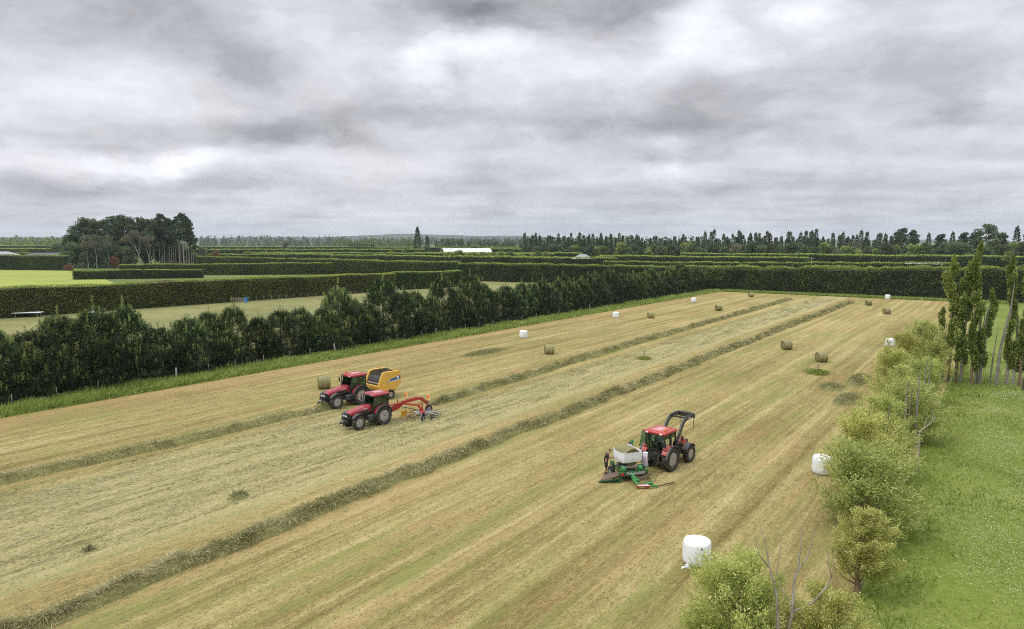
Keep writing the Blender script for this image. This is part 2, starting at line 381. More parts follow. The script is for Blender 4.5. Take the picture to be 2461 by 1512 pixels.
verge_mat = pasture_mat('verge_soil', [(.3, (.03, .05, .012)), (.6, (.07, .11, .025)), (.8, (.10, .14, .04))], .3, 4)
strip('verge', -5, S_FAR+5, V_FENCE-.3, V_L-.05, .016, verge_mat)
strip('headland_grass', S_FAR+.05, S_FAR+5, V_L, V_R+.05, .016, verge_mat)
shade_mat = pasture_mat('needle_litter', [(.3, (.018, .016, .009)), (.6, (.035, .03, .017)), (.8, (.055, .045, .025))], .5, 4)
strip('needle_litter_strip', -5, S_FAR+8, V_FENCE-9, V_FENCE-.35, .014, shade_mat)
tan_mat = pasture_mat('dry_pasture', [(.3, (.10, .115, .04)), (.48, (.185, .185, .07)), (.6, (.26, .245, .105)), (.78, (.34, .31, .15))], .05, .9)
strip('left_pasture', -60, 235, -192, V_FENCE-9.05, .010, tan_mat)
lush = pasture_mat('lush_meadow', [(.3, (.19, .225, .045)), (.5, (.28, .31, .065)), (.7, (.36, .37, .095))], .04, .5)
sheet('meadow', [G(-300, 690), G(300, 690), G(190, 648), G(-400, 648)], .022, lush)
# distant ridge of hills
def hills():
    xs = np.linspace(-1700, 4000, 160); vs = []; fs = []
    rows = [(5600, 0), (6000, .55), (6500, 1.0), (7100, .8), (7800, 0)]
    prof = lambda x: 22+14*math.sin(x*.0021+1)+10*math.sin(x*.0068)+5*math.sin(x*.019+2)+30*math.exp(-((x-930)/330)**2)+10*math.exp(-((x-1290)/160)**2)
    for d, k in rows:
        for x in xs:
            p = A(x, d); vs.append((p.x, p.y, max(-1, k*1.35*prof(x)*d/6500-1+k*2*math.sin(x*.05+d))))
    m = len(xs)
    for i in range(len(rows)-1):
        for j in range(m-1): fs.append((i*m+j, i*m+j+1, (i+1)*m+j+1, (i+1)*m+j))
    me = bpy.data.meshes.new('hills'); me.from_pydata(vs, [], fs); me.polygons.foreach_set('use_smooth', [True]*len(fs))
    o = link('hills', me, pasture_mat('hill_bush', [(.3, (.03, .05, .03)), (.6, (.06, .08, .04)), (.8, (.1, .12, .06))], .004, .02)); o['kind'] = 'structure'
hills()
# ------------------------------------------------------------------ foliage materials
M_PINE = leaf_mat('pine_needles', [(0, (0.013, 0.025, 0.012)), (0.4, (0.037, 0.066, 0.027)), (0.72, (0.095, 0.145, 0.046)), (1, (0.4, 0.44, 0.14))], .3, .6, .22)
M_PINE_FAR = leaf_mat('old_pine_needles', [(0, (0.0437, 0.071, 0.0383)), (0.5, (0.0956, 0.1434, 0.0628)), (1, (0.2048, 0.2527, 0.1025))], .28, .7, .1)
M_HEDGE = leaf_mat('hedge_leaves', [(0, (0.0697, 0.0806, 0.0279)), (0.4, (0.1705, 0.1938, 0.0558)), (0.75, (0.2945, 0.3642, 0.0775)), (1, (0.5115, 0.6045, 0.1318))], .0, .6, .25, .2, (.11, .57, (.24, .19, .09)))
M_HEDGE_D = leaf_mat('dark_hedge_leaves', [(0, (0.039, 0.06, 0.0195)), (0.4, (0.093, 0.135, 0.0405)), (0.75, (0.225, 0.3075, 0.072)), (1, (0.465, 0.57, 0.1275))], .0, .6, .2, .2)
M_WILLOW = leaf_mat('willow_leaves', [(0, (0.2305, 0.2706, 0.0677)), (0.5, (0.4608, 0.4915, 0.1427)), (0.85, (0.6507, 0.6623, 0.2403)), (1, (0.75, 0.75, 0.4206))], .10, .5, .35)
M_POPLAR = leaf_mat('poplar_leaves', [(0, (0.0878, 0.135, 0.027)), (0.5, (0.216, 0.2903, 0.0607)), (0.85, (0.3915, 0.4455, 0.1148)), (1, (0.567, 0.594, 0.2295))], .15, .45, .25, .4)
M_BROAD = leaf_mat('broad_leaves', [(0, (0.075, 0.1125, 0.0312)), (0.5, (0.2, 0.2687, 0.0688)), (0.85, (0.3375, 0.4, 0.1125)), (1, (0.4625, 0.5125, 0.175))], .3, .6, .25)
M_GUM = leaf_mat('gum_leaves', [(0, (0.09, 0.1, 0.06)), (0.5, (0.18, 0.18, 0.105)), (1, (0.29, 0.27, 0.165))], .12, .6, .2)
M_RED = leaf_mat('rust_leaves', [(0, (.10, .07, .03)), (.5, (.21, .10, .05)), (1, (.30, .14, .07))], .1, .6, .2)
M_GOLD = leaf_mat('golden_leaves', [(0, (.10, .09, .02)), (.5, (.25, .19, .025)), (1, (.40, .29, .04))], .2, .6, .2)
M_GRASS = leaf_mat('grass_blades', [(0, (0.1534, 0.2006, 0.0413)), (0.5, (0.3186, 0.3953, 0.0885)), (0.85, (0.4484, 0.4956, 0.1534)), (1, (0.5664, 0.5546, 0.2596))], 0, .6, .3)
M_PADG = leaf_mat('paddock_blades', [(0, (0.1217, 0.1784, 0.0225)), (0.5, (0.2219, 0.274, 0.0449)), (0.85, (0.3437, 0.3568, 0.0981)), (1, (0.4726, 0.446, 0.2103))], 0, .6, .3)
M_HAY = leaf_mat('cut_hay', [(0, (0.13, 0.125, 0.045)), (0.35, (0.26, 0.25, 0.105)), (0.7, (0.4, 0.37, 0.19)), (1, (0.56, 0.5, 0.3))], 0, .7, .15)
def bark(name, c0, c1, sc=6):
    m, nt, bs = newmat(name); oc = objco(nt); L(nt, ramp(nt, noise(nt, mapping(nt, oc, (1, 1, .25)), sc, 5, .7), [(.35, c0), (.65, c1)]), bs.inputs['Base Color']); bs.inputs['Roughness'].default_value = .85
    return m
M_BARK = bark('brown_bark', (.05, .036, .024), (.15, .11, .08)); M_BARK_PALE = bark('pale_bark', (.17, .145, .11), (.42, .38, .32)); M_BARK_GREY = bark('grey_bark', (.12, .105, .085), (.30, .275, .235))
M_BARK_RED = bark('reddish_bark', (.11, .07, .045), (.24, .16, .105))
# ------------------------------------------------------------------ tree builders (mesh only)
def tuft_dirs(rng, out, n, upw, spread): return nrm(np.repeat(out, n, 0)+np.array([0, 0, upw])+spread*rng.normal(size=(len(out)*n, 3)))
def young_pine(seed, h, R, base=.0, full=1.0):
    """bushy radiata pine feathered to the ground: lumpy mass of upturned tufts with upright candles on top"""
    rng = np.random.default_rng(seed); k = Kites(); nc = int(400*full)
    t = rng.uniform(0.0, 1, nc); az = rng.uniform(0, 2*PI, nc)
    q = np.stack([np.cos(az)*1.3, np.sin(az)*1.3, t*3.2], 1); lob = .80+.52*vnoise(q, 1.0, seed)
    prof = R*np.where(t < .45, 1.0-.10*np.abs(t-.25)/.25, 1-.86*((np.clip(t, .45, 1)-.45)/.55)**1.25)*lob
    rad = prof*rng.uniform(.30, 1.0, nc)**.5
    c = np.stack([rad*np.cos(az), rad*np.sin(az), base+t*h*.92], 1)
    out = np.stack([np.cos(az), np.sin(az), np.zeros(nc)], 1)
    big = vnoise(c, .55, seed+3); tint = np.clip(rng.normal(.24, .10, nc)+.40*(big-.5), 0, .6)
    # each branch end is a tight upturned brush of long needles
    n = 46; d0 = nrm(out*.55+np.array([0, 0, .85])+.25*rng.normal(size=(nc, 3))); w_ = rng.uniform(-.15, .55, nc*n)
    cc = np.repeat(c, n, 0)+np.repeat(d0, n, 0)*w_[:, None]+rng.normal(size=(nc*n, 3))*.17
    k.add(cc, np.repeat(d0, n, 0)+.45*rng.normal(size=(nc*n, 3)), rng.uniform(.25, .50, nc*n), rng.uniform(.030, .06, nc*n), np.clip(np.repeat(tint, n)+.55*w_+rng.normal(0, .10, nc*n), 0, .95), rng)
    m = 24; nq = int(120*full); q = rng.choice(nc, nq); u = rng.uniform(0, 1, nq*m); ln = np.repeat(rng.uniform(.35, .8, nq), m)
    b = np.repeat(c[q]+d0[q]*.5, m, 0)+np.array([0, 0, 1.])*(u*ln)[:, None]+rng.normal(size=(nq*m, 3))*.03
    k.add(b, np.array([0, 0, 1.])+.35*rng.normal(size=(nq*m, 3)), rng.uniform(.18, .32, nq*m), .045, np.clip(np.repeat(rng.uniform(.6, 1.0, nq), m)+rng.normal(0, .08, nq*m), 0, 1), rng)
    # leaders and candles
    for j in range(12):
        a, r = rng.uniform(0, 2*PI), (0 if j == 0 else rng.uniform(.15, .62)*R); z = base+h*(.93 if j == 0 else rng.uniform(.66, .88)); ln = rng.uniform(.8, 1.4)*(1.4 if j == 0 else .8); m = 60
        u = rng.uniform(0, 1, m); b = np.stack([r*np.cos(a)+rng.normal(0, .045, m), r*np.sin(a)+rng.normal(0, .045, m), z+u*ln], 1)
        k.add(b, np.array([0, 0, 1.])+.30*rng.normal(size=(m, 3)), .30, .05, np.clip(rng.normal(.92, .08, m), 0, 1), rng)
        m = 130; u = rng.uniform(0, 1, m); b = np.stack([r*np.cos(a)+rng.normal(0, .30, m), r*np.sin(a)+rng.normal(0, .30, m), z-u*1.4], 1)
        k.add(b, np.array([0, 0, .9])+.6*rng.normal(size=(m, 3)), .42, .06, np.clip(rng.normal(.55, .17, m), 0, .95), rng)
    tr = MB().tube([(0, 0, -.1), (.05, .03, h*.4), (0, 0, h*.9)], [.17, .11, .03], 7)
    for j in range(12):
        a = rng.uniform(0, 6.28); z = rng.uniform(.2, h*.7); r = R*.85
        tr.tube([(0, 0, z), (r*.5*math.cos(a), r*.5*math.sin(a), z+.25), (r*math.cos(a), r*math.sin(a), z+.5)], [.05, .035, .012], 5)
    return k.mesh('pine_crown', M_PINE), tr.mesh('pine_trunk')
def clump_tree(seed, clumps, n, Lf, Wf, mat, up=.35, spread=.7, tm=.45, ts=.2, droop=0., shell=.55, name='crown'):
    """crown of ellipsoid clumps [(centre, radii)], leaves spread through each"""
    rng = np.random.default_rng(seed); k = Kites()
    for c, r in clumps:
        m = int(n*rng.uniform(.8, 1.2)); d = rdir(rng, m); q = rng.uniform(shell**3, 1, m)**(1/3.)
        q *= .85+.3*vnoise(d*2.2+np.array(c), 1.0, seed)
        p = np.array(c)+d*q[:, None]*np.array(r)
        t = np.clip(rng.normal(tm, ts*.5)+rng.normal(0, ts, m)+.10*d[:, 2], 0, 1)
        k.add(p, d*.6+np.array([0, 0, up])+spread*rng.normal(size=(m, 3)), rng.uniform(.7, 1.3, m)*Lf, rng.uniform(.7, 1.3, m)*Wf, t, rng, None, droop)
    return k.mesh(name, mat)
def tree(name, crown, trunk, tmat, loc, rz=0., sc=1., zs=1.):
    o = empty(name, loc, rz); o.scale = (sc, sc, sc*zs)
    link('crown', crown, None, o)
    if trunk is not None:
        if not trunk.materials: trunk.materials.append(tmat)
        link('trunk', trunk, None, o)
    return o
ORD = 'first second third fourth fifth sixth seventh eighth ninth tenth eleventh twelfth thirteenth fourteenth fifteenth sixteenth seventeenth eighteenth nineteenth twentieth'.split()
def ordinal(i):
    if i < 20: return ORD[i]
    tens = ['twenty', 'thirty', 'forty', 'fifty', 'sixty'][(i+1)//10-2]; u = (i+1) % 10
    return {'twenty': 'twentieth', 'thirty': 'thirtieth', 'forty': 'fortieth', 'fifty': 'fiftieth', 'sixty': 'sixtieth'}[tens] if u == 0 else tens+'-'+ORD[u-1]
RNG = random.Random(5)
# ------------------------------------------------------------------ pine shelterbelt along the field fence
PV = [young_pine(11+i, 8.9, 3.3) for i in range(5)]+[young_pine(31+i, 4.4, 1.8, 0, .5) for i in range(2)]
s = -1.0; i = 0; pines = []
# first the places, so that labels can count from both ends
while s < S_FAR+4:
    d = s; hgt = RNG.uniform(.84, 1.08); x_here = W(s, -81)
    pines.append((s, V_FENCE-3.3+RNG.uniform(-.5, .6), hgt, i % 5)); s += RNG.uniform(3.0, 3.9); i += 1
SPECIAL = {}   # taller leaders the photograph shows: picture column, top row
def col_of(s, v):
    p = W(s, v); return 1230.5+FPX*p.x/(p.y*CP+CAM_H*SP)
vis = [q for q in pines if col_of(q[0], q[1]) > -60]
tops = {105: 700, 262: 700, 310: 720, 560: 722, 690: 735, 850: 722, 985: 690, 1065: 655}
for i, (s, v, hg, var) in enumerate(vis):
    p = W(s, v); cx = col_of(s, v); sc = hg*RNG.uniform(.90, 1.08); zs = RNG.uniform(.74, .98)
    for tx, ty in tops.items():
        if abs(cx-tx) < 26 and p.y > 0:
            need = ztop(ty, p.y)/9.7; sc = hg; zs = max(.78, min(1.3, need/sc)); break
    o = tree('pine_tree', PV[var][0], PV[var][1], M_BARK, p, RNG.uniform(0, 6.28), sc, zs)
    n = len(vis); size = 'tall' if sc*zs > 1.12 else ('low' if sc*zs < .9 else 'bushy')
    lab = f'{size} dark pine beside the fence, {ordinal(i)} pine from the near end of the shelterbelt' if i < n//2 else f'{size} dark pine beside the fence, {ordinal(n-1-i)} pine from the far corner of the field'
    tag(o, lab, 'pine tree', 'pines of the shelterbelt along the hay field')
k = 0
lows = [(2, 25), (5, 30), (30, 960), (110, 935), (230, 925), (300, 905), (430, 880), (520, 905), (650, 860), (735, 850), (905, 800), (1010, 800), (1130, 770)]
for (x, y) in [(30, 968), (105, 945), (185, 930), (285, 915), (370, 905), (470, 885), (585, 868), (690, 852), (800, 835), (930, 815), (1060, 790), (1180, 772)]:
    v = V_FENCE-1.5-RNG.uniform(0, .5); q = G(x, y+22); s0 = SV(q)[0]; p = W(s0, v)
    o = tree('young_pine', PV[5+k % 2][0], PV[5+k % 2][1], M_BARK, p, RNG.uniform(0, 6.28), RNG.uniform(.75, 1.1)); k += 1
    tag(o, f'small young pine at the foot of the shelterbelt, {ordinal(k-1)} of these from the near end', 'pine tree', 'young pines between fence and shelterbelt')
# ------------------------------------------------------------------ field fence
M_POST = bark('weathered_post_wood', (.20, .17, .13), (.42, .38, .31), 9); M_POST_P = paint('treated_post', (.42, .40, .36), .8)
M_WIRE = paint('galvanised_wire', (.12, .12, .12), .5, .3, .1)
f = empty('wire_fence', W(8, V_FENCE), ROT); tag(f, 'long post and wire fence between tall grass and dark pines', 'fence')
postm = MB().box((0, 0, .62), (.09, .09, 1.25), 0, 0, .015).mesh('fence_post'); postm.materials.append(M_POST)
strm = MB().lathe([(0, .12), (1.28, .11), (1.34, .07)], (0, 0, 0), 'Z', 10).mesh('strainer_post'); strm.materials.append(M_POST_P)
x = 0.0; i = 0
while x < S_FAR-8 and i < 99:
    big = (i % 6 == 2); o = link('strainer_post' if big else 'post', strm if big else postm, None, f, (x, 0, 0), (RNG.uniform(-.05, .05), RNG.uniform(-.06, .06), RNG.uniform(0, 1)))
    x += RNG.uniform(3.2, 4.4) if x < 90 else RNG.uniform(4.2, 5.2); i += 1
for z in (.3, .6, .88, 1.12): MB().tube([(0, .07, z), (S_FAR-8, .07, z)], .004, 4).build('wire', M_WIRE, f)
# ------------------------------------------------------------------ grasses and hay
def lay(rng, n, s0, s1, v0, v1, pw=1.0):
    s = s0+(s1-s0)*rng.uniform(0, 1, n)**pw; v = rng.uniform(v0, v1, n)
    R_, N_ = np.array(RD), np.array(ND); return s, v, s[:, None]*R_+v[:, None]*N_
Rv, Nv = np.array(RD), np.array(ND); Zv = np.array([0, 0, 1.])
def stuff(o, label, cat): tag(o, label, cat, None, 'stuff'); return o
def verge():
    rng = np.random.default_rng(3); k = Kites(); n = 60000
    s, v, p = lay(rng, n, 10, S_FAR+2, V_FENCE-.5, V_L+.45, 1.5)
    bump_ = vnoise(np.stack([s, v, s*0], 1), .55, 4); edge = np.clip((V_L+.45-v)/1.0, .2, 1)
    Lb = rng.uniform(.55, 1.2, n)*(.6+.7*bump_)*edge
    d = Zv+.42*Nv+.15*Rv+.33*rng.normal(size=(n, 3))
    k.add(p, d, Lb, rng.uniform(.035, .07, n)*(1+s/160), np.clip(.25+.5*vnoise(np.stack([s, v*2, s*0], 1), .8, 9)+rng.normal(0, .17, n), 0, 1), rng, None, .18)
    s, v, p = lay(rng, 12000, V_L, V_R+6, S_FAR+.2, S_FAR+4.5)         # far headland: s and v exchanged
    p = v[:, None]*Rv+s[:, None]*Nv
    k.add(p, Zv+.4*rng.normal(size=(12000, 3)), rng.uniform(.4, .9, 12000), .16, np.clip(rng.normal(.45, .2, 12000), 0, 1), rng)
    stuff(link('grass', k.mesh('grass', M_GRASS)), 'tall uncut green grass leaning along the fence and far hedge', 'grass')
verge()
def paddock_grass():
    rng = np.random.default_rng(8); k = Kites(); n = 190000
    s, v, p = lay(rng, n, 14, 118, V_R+.2, 46, 1.3); nn = vnoise(np.stack([s, v, s*0], 1), .25, 2)
    tus = np.clip((vnoise(np.stack([s*.6, v, s*0], 1), .7, 5)-.62)*5, 0, 1)
    edge = np.clip(1.3-(v-V_R)/3.0, 0, 1)                     # rank growth under the willows
    k.add(p, Zv*.8+.7*rng.normal(size=(n, 3)), rng.uniform(.08, .20, n)*(1+1.0*tus+1.6*edge), rng.uniform(.016, .034, n)*(1+s/70), np.clip(.24+.62*nn+rng.normal(0, .17, n)-.22*tus-.12*edge, 0, 1), rng)
    stuff(link('pasture_grass', k.mesh('pasture_grass', M_PADG)), 'bright green grass growing in the clover paddock', 'grass')
    k = Kites(); n = 420000; s, v, p = lay(rng, n, 14, 115, V_R+1.5, 46, 1.2)
    nn = vnoise(np.stack([s*.55, v, s*0], 1), .42, 12)+.5*vnoise(np.stack([s*.6, v, s*0], 1), 1.7, 13); keep = rng.uniform(0, 1, n) < np.clip((nn-.60)*1.2, .02, .6)*np.clip((v-V_R-1)/4, 0, 1)
    p = p[keep]+Zv*rng.uniform(.10, .24, (keep.sum(), 1)); m = len(p)
    k.add(p, rng.normal(size=(m, 3)), .045, .036*(1+s[keep]/90), rng.uniform(0, 1, m), rng, Zv+.4*rng.normal(size=(m, 3)))
    mm = leaf_mat('clover_heads', [(0, (.34, .40, .22)), (1, (.64, .66, .50))], 0, .7, .1)
    stuff(link('clover_flowers', k.mesh('clover_flowers', mm)), 'drifts of small white clover flowers in the green paddock', 'clover')
paddock_grass()
def field_hay():
    rng = np.random.default_rng(21); k = Kites(); n = 160000
    s, v, p = lay(rng, n, 8, 120, V_L+1, V_R-.4, 1.5); p = p+Zv*.02
    t = np.clip(.16+.40*vnoise(np.stack([s*.12, v, s*0], 1), .8, 3)+rng.normal(0, .10, n), .14, .75)
    k.add(p, Rv+.9*rng.normal(size=(n, 3))*np.array([1, 1, .22])+Zv*.12, rng.uniform(.08, .26, n), rng.uniform(.016, .032, n)*(1+s/80), t, rng, Zv+.3*rng.normal(size=(n, 3)))
    stuff(link('stubble', k.mesh('stubble', M_HAY)), 'short straw coloured stubble and loose stalks on the mown field', 'stubble')
    k = Kites(); n = 210000; s, v, p = lay(rng, n, 2, 205, -51.3, -37.2, 1.7)
    ok = (s < 43) | (v > -43.6); s, v, p = s[ok], v[ok], p[ok]; n = len(s)
    nn = vnoise(np.stack([s*.35, v*2.2, s*0], 1), 1.0, 6); keep = rng.uniform(0, 1, n) < np.clip((nn-.18)*1.9, .06, 1); s, v, p, nn = s[keep], v[keep], p[keep], nn[keep]; n = len(s)
    p = p+Zv*(rng.uniform(.015, .09, n)*nn*1.4)[:, None]
    sl = nrm(Rv+(.30*rng.normal(size=(n, 1)))*Nv+.10*rng.normal(size=(n, 1))*Zv+.35*(vnoise(np.stack([s*.2, v*.4, s*0], 1), 1., 8)-.5)[:, None]*Nv*2)
    k.add(p, sl, rng.uniform(.16, .48, n), rng.uniform(.014, .028, n)*(1+s/70), np.clip(.56+rng.normal(0, .13, n)+.5*(vnoise(np.stack([s*.25, v, s*0], 1), .9, 15)-.5), 0, 1), rng, Zv+.35*rng.normal(size=(n, 3)))
    stuff(link('spread_hay', k.mesh('spread_hay', M_HAY)), 'pale grey green hay lying spread between the two windrows, not raked yet', 'hay')
field_hay()
def windrow(path, label, seed, hw=.56, hh=.56, dens=330, taper=(1, 1)):
    """heaped row of raked hay along path [(s, v)]"""
    rng = np.random.default_rng(seed); pts = np.array(path, float); seg = np.linalg.norm(np.diff(pts, axis=0), axis=1); cum = np.r_[0, np.cumsum(seg)]; Lt = cum[-1]
    def at(u): return np.stack([np.interp(u, cum, pts[:, 0]), np.interp(u, cum, pts[:, 1])], 1)
    def shape(u, w):     # height of the heap at length u, across w (-1..1)
        q = np.stack([u*.8, w*1.3, u*0+seed], 1); amp = .55+.8*vnoise(q, 1.0, seed)
        return hh*np.clip(1-np.abs(w)**1.7, 0, 1)*amp*np.clip(u/1.5, .1, 1)*np.clip((Lt-u)/1.5, .1, 1)
    def off(u): return .22*(vnoise(np.stack([u, u*0, u*0+seed], 1), .35, seed+7)-.5)*2
    def wid(u): return hw*(.8+.45*vnoise(np.stack([u, u*0, u*0+3+seed], 1), .6, seed+3))
    nu = int(Lt/.45)+2; us = np.linspace(0, Lt, nu); ws = np.linspace(-1, 1, 11); vs = []
    for w in ws:
        a = at(us); w_ = np.full(nu, w); vv = a[:, 1]+off(us)+w*wid(us); zz = shape(us, w_)*.85+.004
        vs.append(a[:, 0:1]*Rv+vv[:, None]*Nv+zz[:, None]*Zv)
    vs = np.concatenate(vs); fs = [(i*nu+j, i*nu+j+1, (i+1)*nu+j+1, (i+1)*nu+j) for i in range(10) for j in range(nu-1)]
    org = np.array(W(*path[0])); me = bpy.data.meshes.new('windrow'); me.from_pydata([tuple(q) for q in vs-org], [], fs); me.polygons.foreach_set('use_smooth', [True]*len(fs))
    root = empty('hay_windrow', tuple(org)); tag(root, label, 'hay windrow', 'raked rows of hay')
    link('hay_heap', me, M_HEAP, root)
    n = int(Lt*dens*.95); u = Lt*rng.uniform(0, 1, n)**1.45; w = np.clip(rng.normal(0, .48, n), -1.25, 1.25); a = at(u); z = shape(u, np.clip(w, -1, 1))
    p = a[:, 0:1]*Rv+(a[:, 1]+off(u)+w*wid(u))[:, None]*Nv+(z+rng.uniform(-.03, .07, n))[:, None]*Zv
    swirl = vnoise(np.stack([u*.9, w, u*0], 1), 1.0, seed+11)*6.28
    d = np.cos(swirl)[:, None]*Rv*.8+np.sin(swirl)[:, None]*Nv*.9+rng.normal(size=(n, 3))*.55+Zv*.28
    t = np.clip(.62+.65*(vnoise(np.stack([u*.8, w*1.5, u*0], 1), 1., seed+5)-.5)+rng.normal(0, .2, n), 0, 1)
    k = Kites(); k.add(p-org, d, rng.uniform(.22, .62, n), rng.uniform(.013, .028, n)*(1+u/90), t, rng, None, .25)
    link('hay_strands', k.mesh('hay_strands', M_HAY), None, root)
def heap_mat():
    m, nt, bs = newmat('heaped_hay'); oc = objco(nt); f = noise(nt, oc, 5, 6, .75, .8)
    L(nt, ramp(nt, f, [(.3, (.105, .105, .038)), (.5, (.225, .22, .082)), (.7, (.37, .345, .16))]), bs.inputs['Base Color']); bs.inputs['Roughness'].default_value = .95; bs.inputs['Specular IOR Level'].default_value = .1
    bump(nt, bs, noise(nt, oc, 12, 4, .7, 1.), .8, .1); return m
M_HEAP = heap_mat()
windrow([(8.5, -53.9), (16, -53.2), (30, -52.2), (42.4, -51.9)], 'windrow of hay leading up to the front of the tractor that pulls the yellow baler', 41)
windrow([(48.6, -44.6), (90, -46.2), (150, -47.0), (197, -47.5)], 'windrow of raked hay stretching away behind the red rake', 42)
windrow([(5, -31.9), (35, -32.3), (110, -32.5), (197, -32.4)], 'thickest and longest windrow of hay, passing just left of the loader tractor', 43, .58, .58, 430)
def pile(x, y, lx, ly, hgt, label, seed, name='hay_pile'):
    c = G(x, y); s0, v0 = SV(c); rng = np.random.default_rng(seed); nn = 24; vs = []; fs = []
    for i in range(nn):
        for j in range(nn):
            a, b = i/(nn-1)*2-1, j/(nn-1)*2-1; r = math.hypot(a, b); z = max(0, 1-r**2)*hgt*(.6+.8*float(vnoise(np.array([[a*2.5, b*2.5, seed]]), 1., seed)[0]))+.003
            vs.append(tuple(RD*(a*lx)+ND*(b*ly)+Vector((0, 0, z))))
    for i in range(nn-1):
        for j in range(nn-1): fs.append((i*nn+j, i*nn+j+1, (i+1)*nn+j+1, (i+1)*nn+j))
    me = bpy.data.meshes.new(name); me.from_pydata(vs, [], fs); o = empty(name, c); tag(o, label, 'hay pile', 'loose piles of hay'); link('hay_heap', me, M_HEAP, o)
    n = int(900*lx*ly)+150; a = rng.normal(0, .42, n); b = rng.normal(0, .42, n); z = np.clip(1-a*a-b*b, 0, 1)*hgt*.9
    p = (a*lx)[:, None]*Rv+(b*ly)[:, None]*Nv+z[:, None]*Zv
    Kt = Kites(); Kt.add(p, Rv*.6+rng.normal(size=(n, 3))*.7+Zv*.2, rng.uniform(.2, .6, n), .035, np.clip(rng.normal(.34, .2, n), 0, 1), rng, None, .2); link('hay_strands', Kt.mesh('hay_strands', M_HAY), None, o)
pile(2062, 915, 4.2, 1.0, .42, 'long dark heap of hay beside the willows, farthest of the heaps there', 51)
pile(1998, 932, 2.0, 1.3, .30, 'flat round heap of dark hay left of the heaps beside the willows', 52)
pile(2035, 962, 3.2, 1.1, .34, 'dark heap of hay nearest to the camera beside the willows', 53)
pile(571, 1196, .70, .42, .22, 'small dark clod of hay lying alone in the spread hay left of the thick windrow', 54)
pile(208, 1325, .28, .2, .12, 'tiny tuft of hay in the spread hay at the lower left', 55)
pile(1165, 848, 5, 1.6, .10, 'low brownish scatter of hay in front of the single white bale near the pines', 56)
def grass_clump(x, y, r, hgt, label, post=False):
    c = G(x, y); rng = np.random.default_rng(int(x)); o = empty('grass_clump', c); tag(o, label, 'grass clump', 'uncut grass clumps in the field')
    n = 900; a = rng.normal(0, .45, (n, 2))*r; p = np.c_[a, np.zeros(n)]
    k = Kites(); k.add(p, Zv+.35*rng.normal(size=(n, 3)), rng.uniform(.5, 1, n)*hgt, .06, np.clip(rng.normal(.3, .2, n), 0, 1), rng, None, .15); link('blades', k.mesh('blades', M_GRASS), None, o)
    if post: tag(link('marker_post', MB().lathe([(0, .08), (1.3, .07), (1.33, .03)], (0, 0, 0), 'Z', 8).mesh('marker_post'), M_POST, None, c), post, 'post')
grass_clump(1965, 899, 1.3, .85, 'round clump of tall green grass in front of the nearest unwrapped bale on the right', 'short wooden post standing in the round clump of tall grass')
grass_clump(1548, 864, .8, .6, 'small tuft of green grass between the two long windrows', 'thin wooden post in the small green tuft between the windrows')
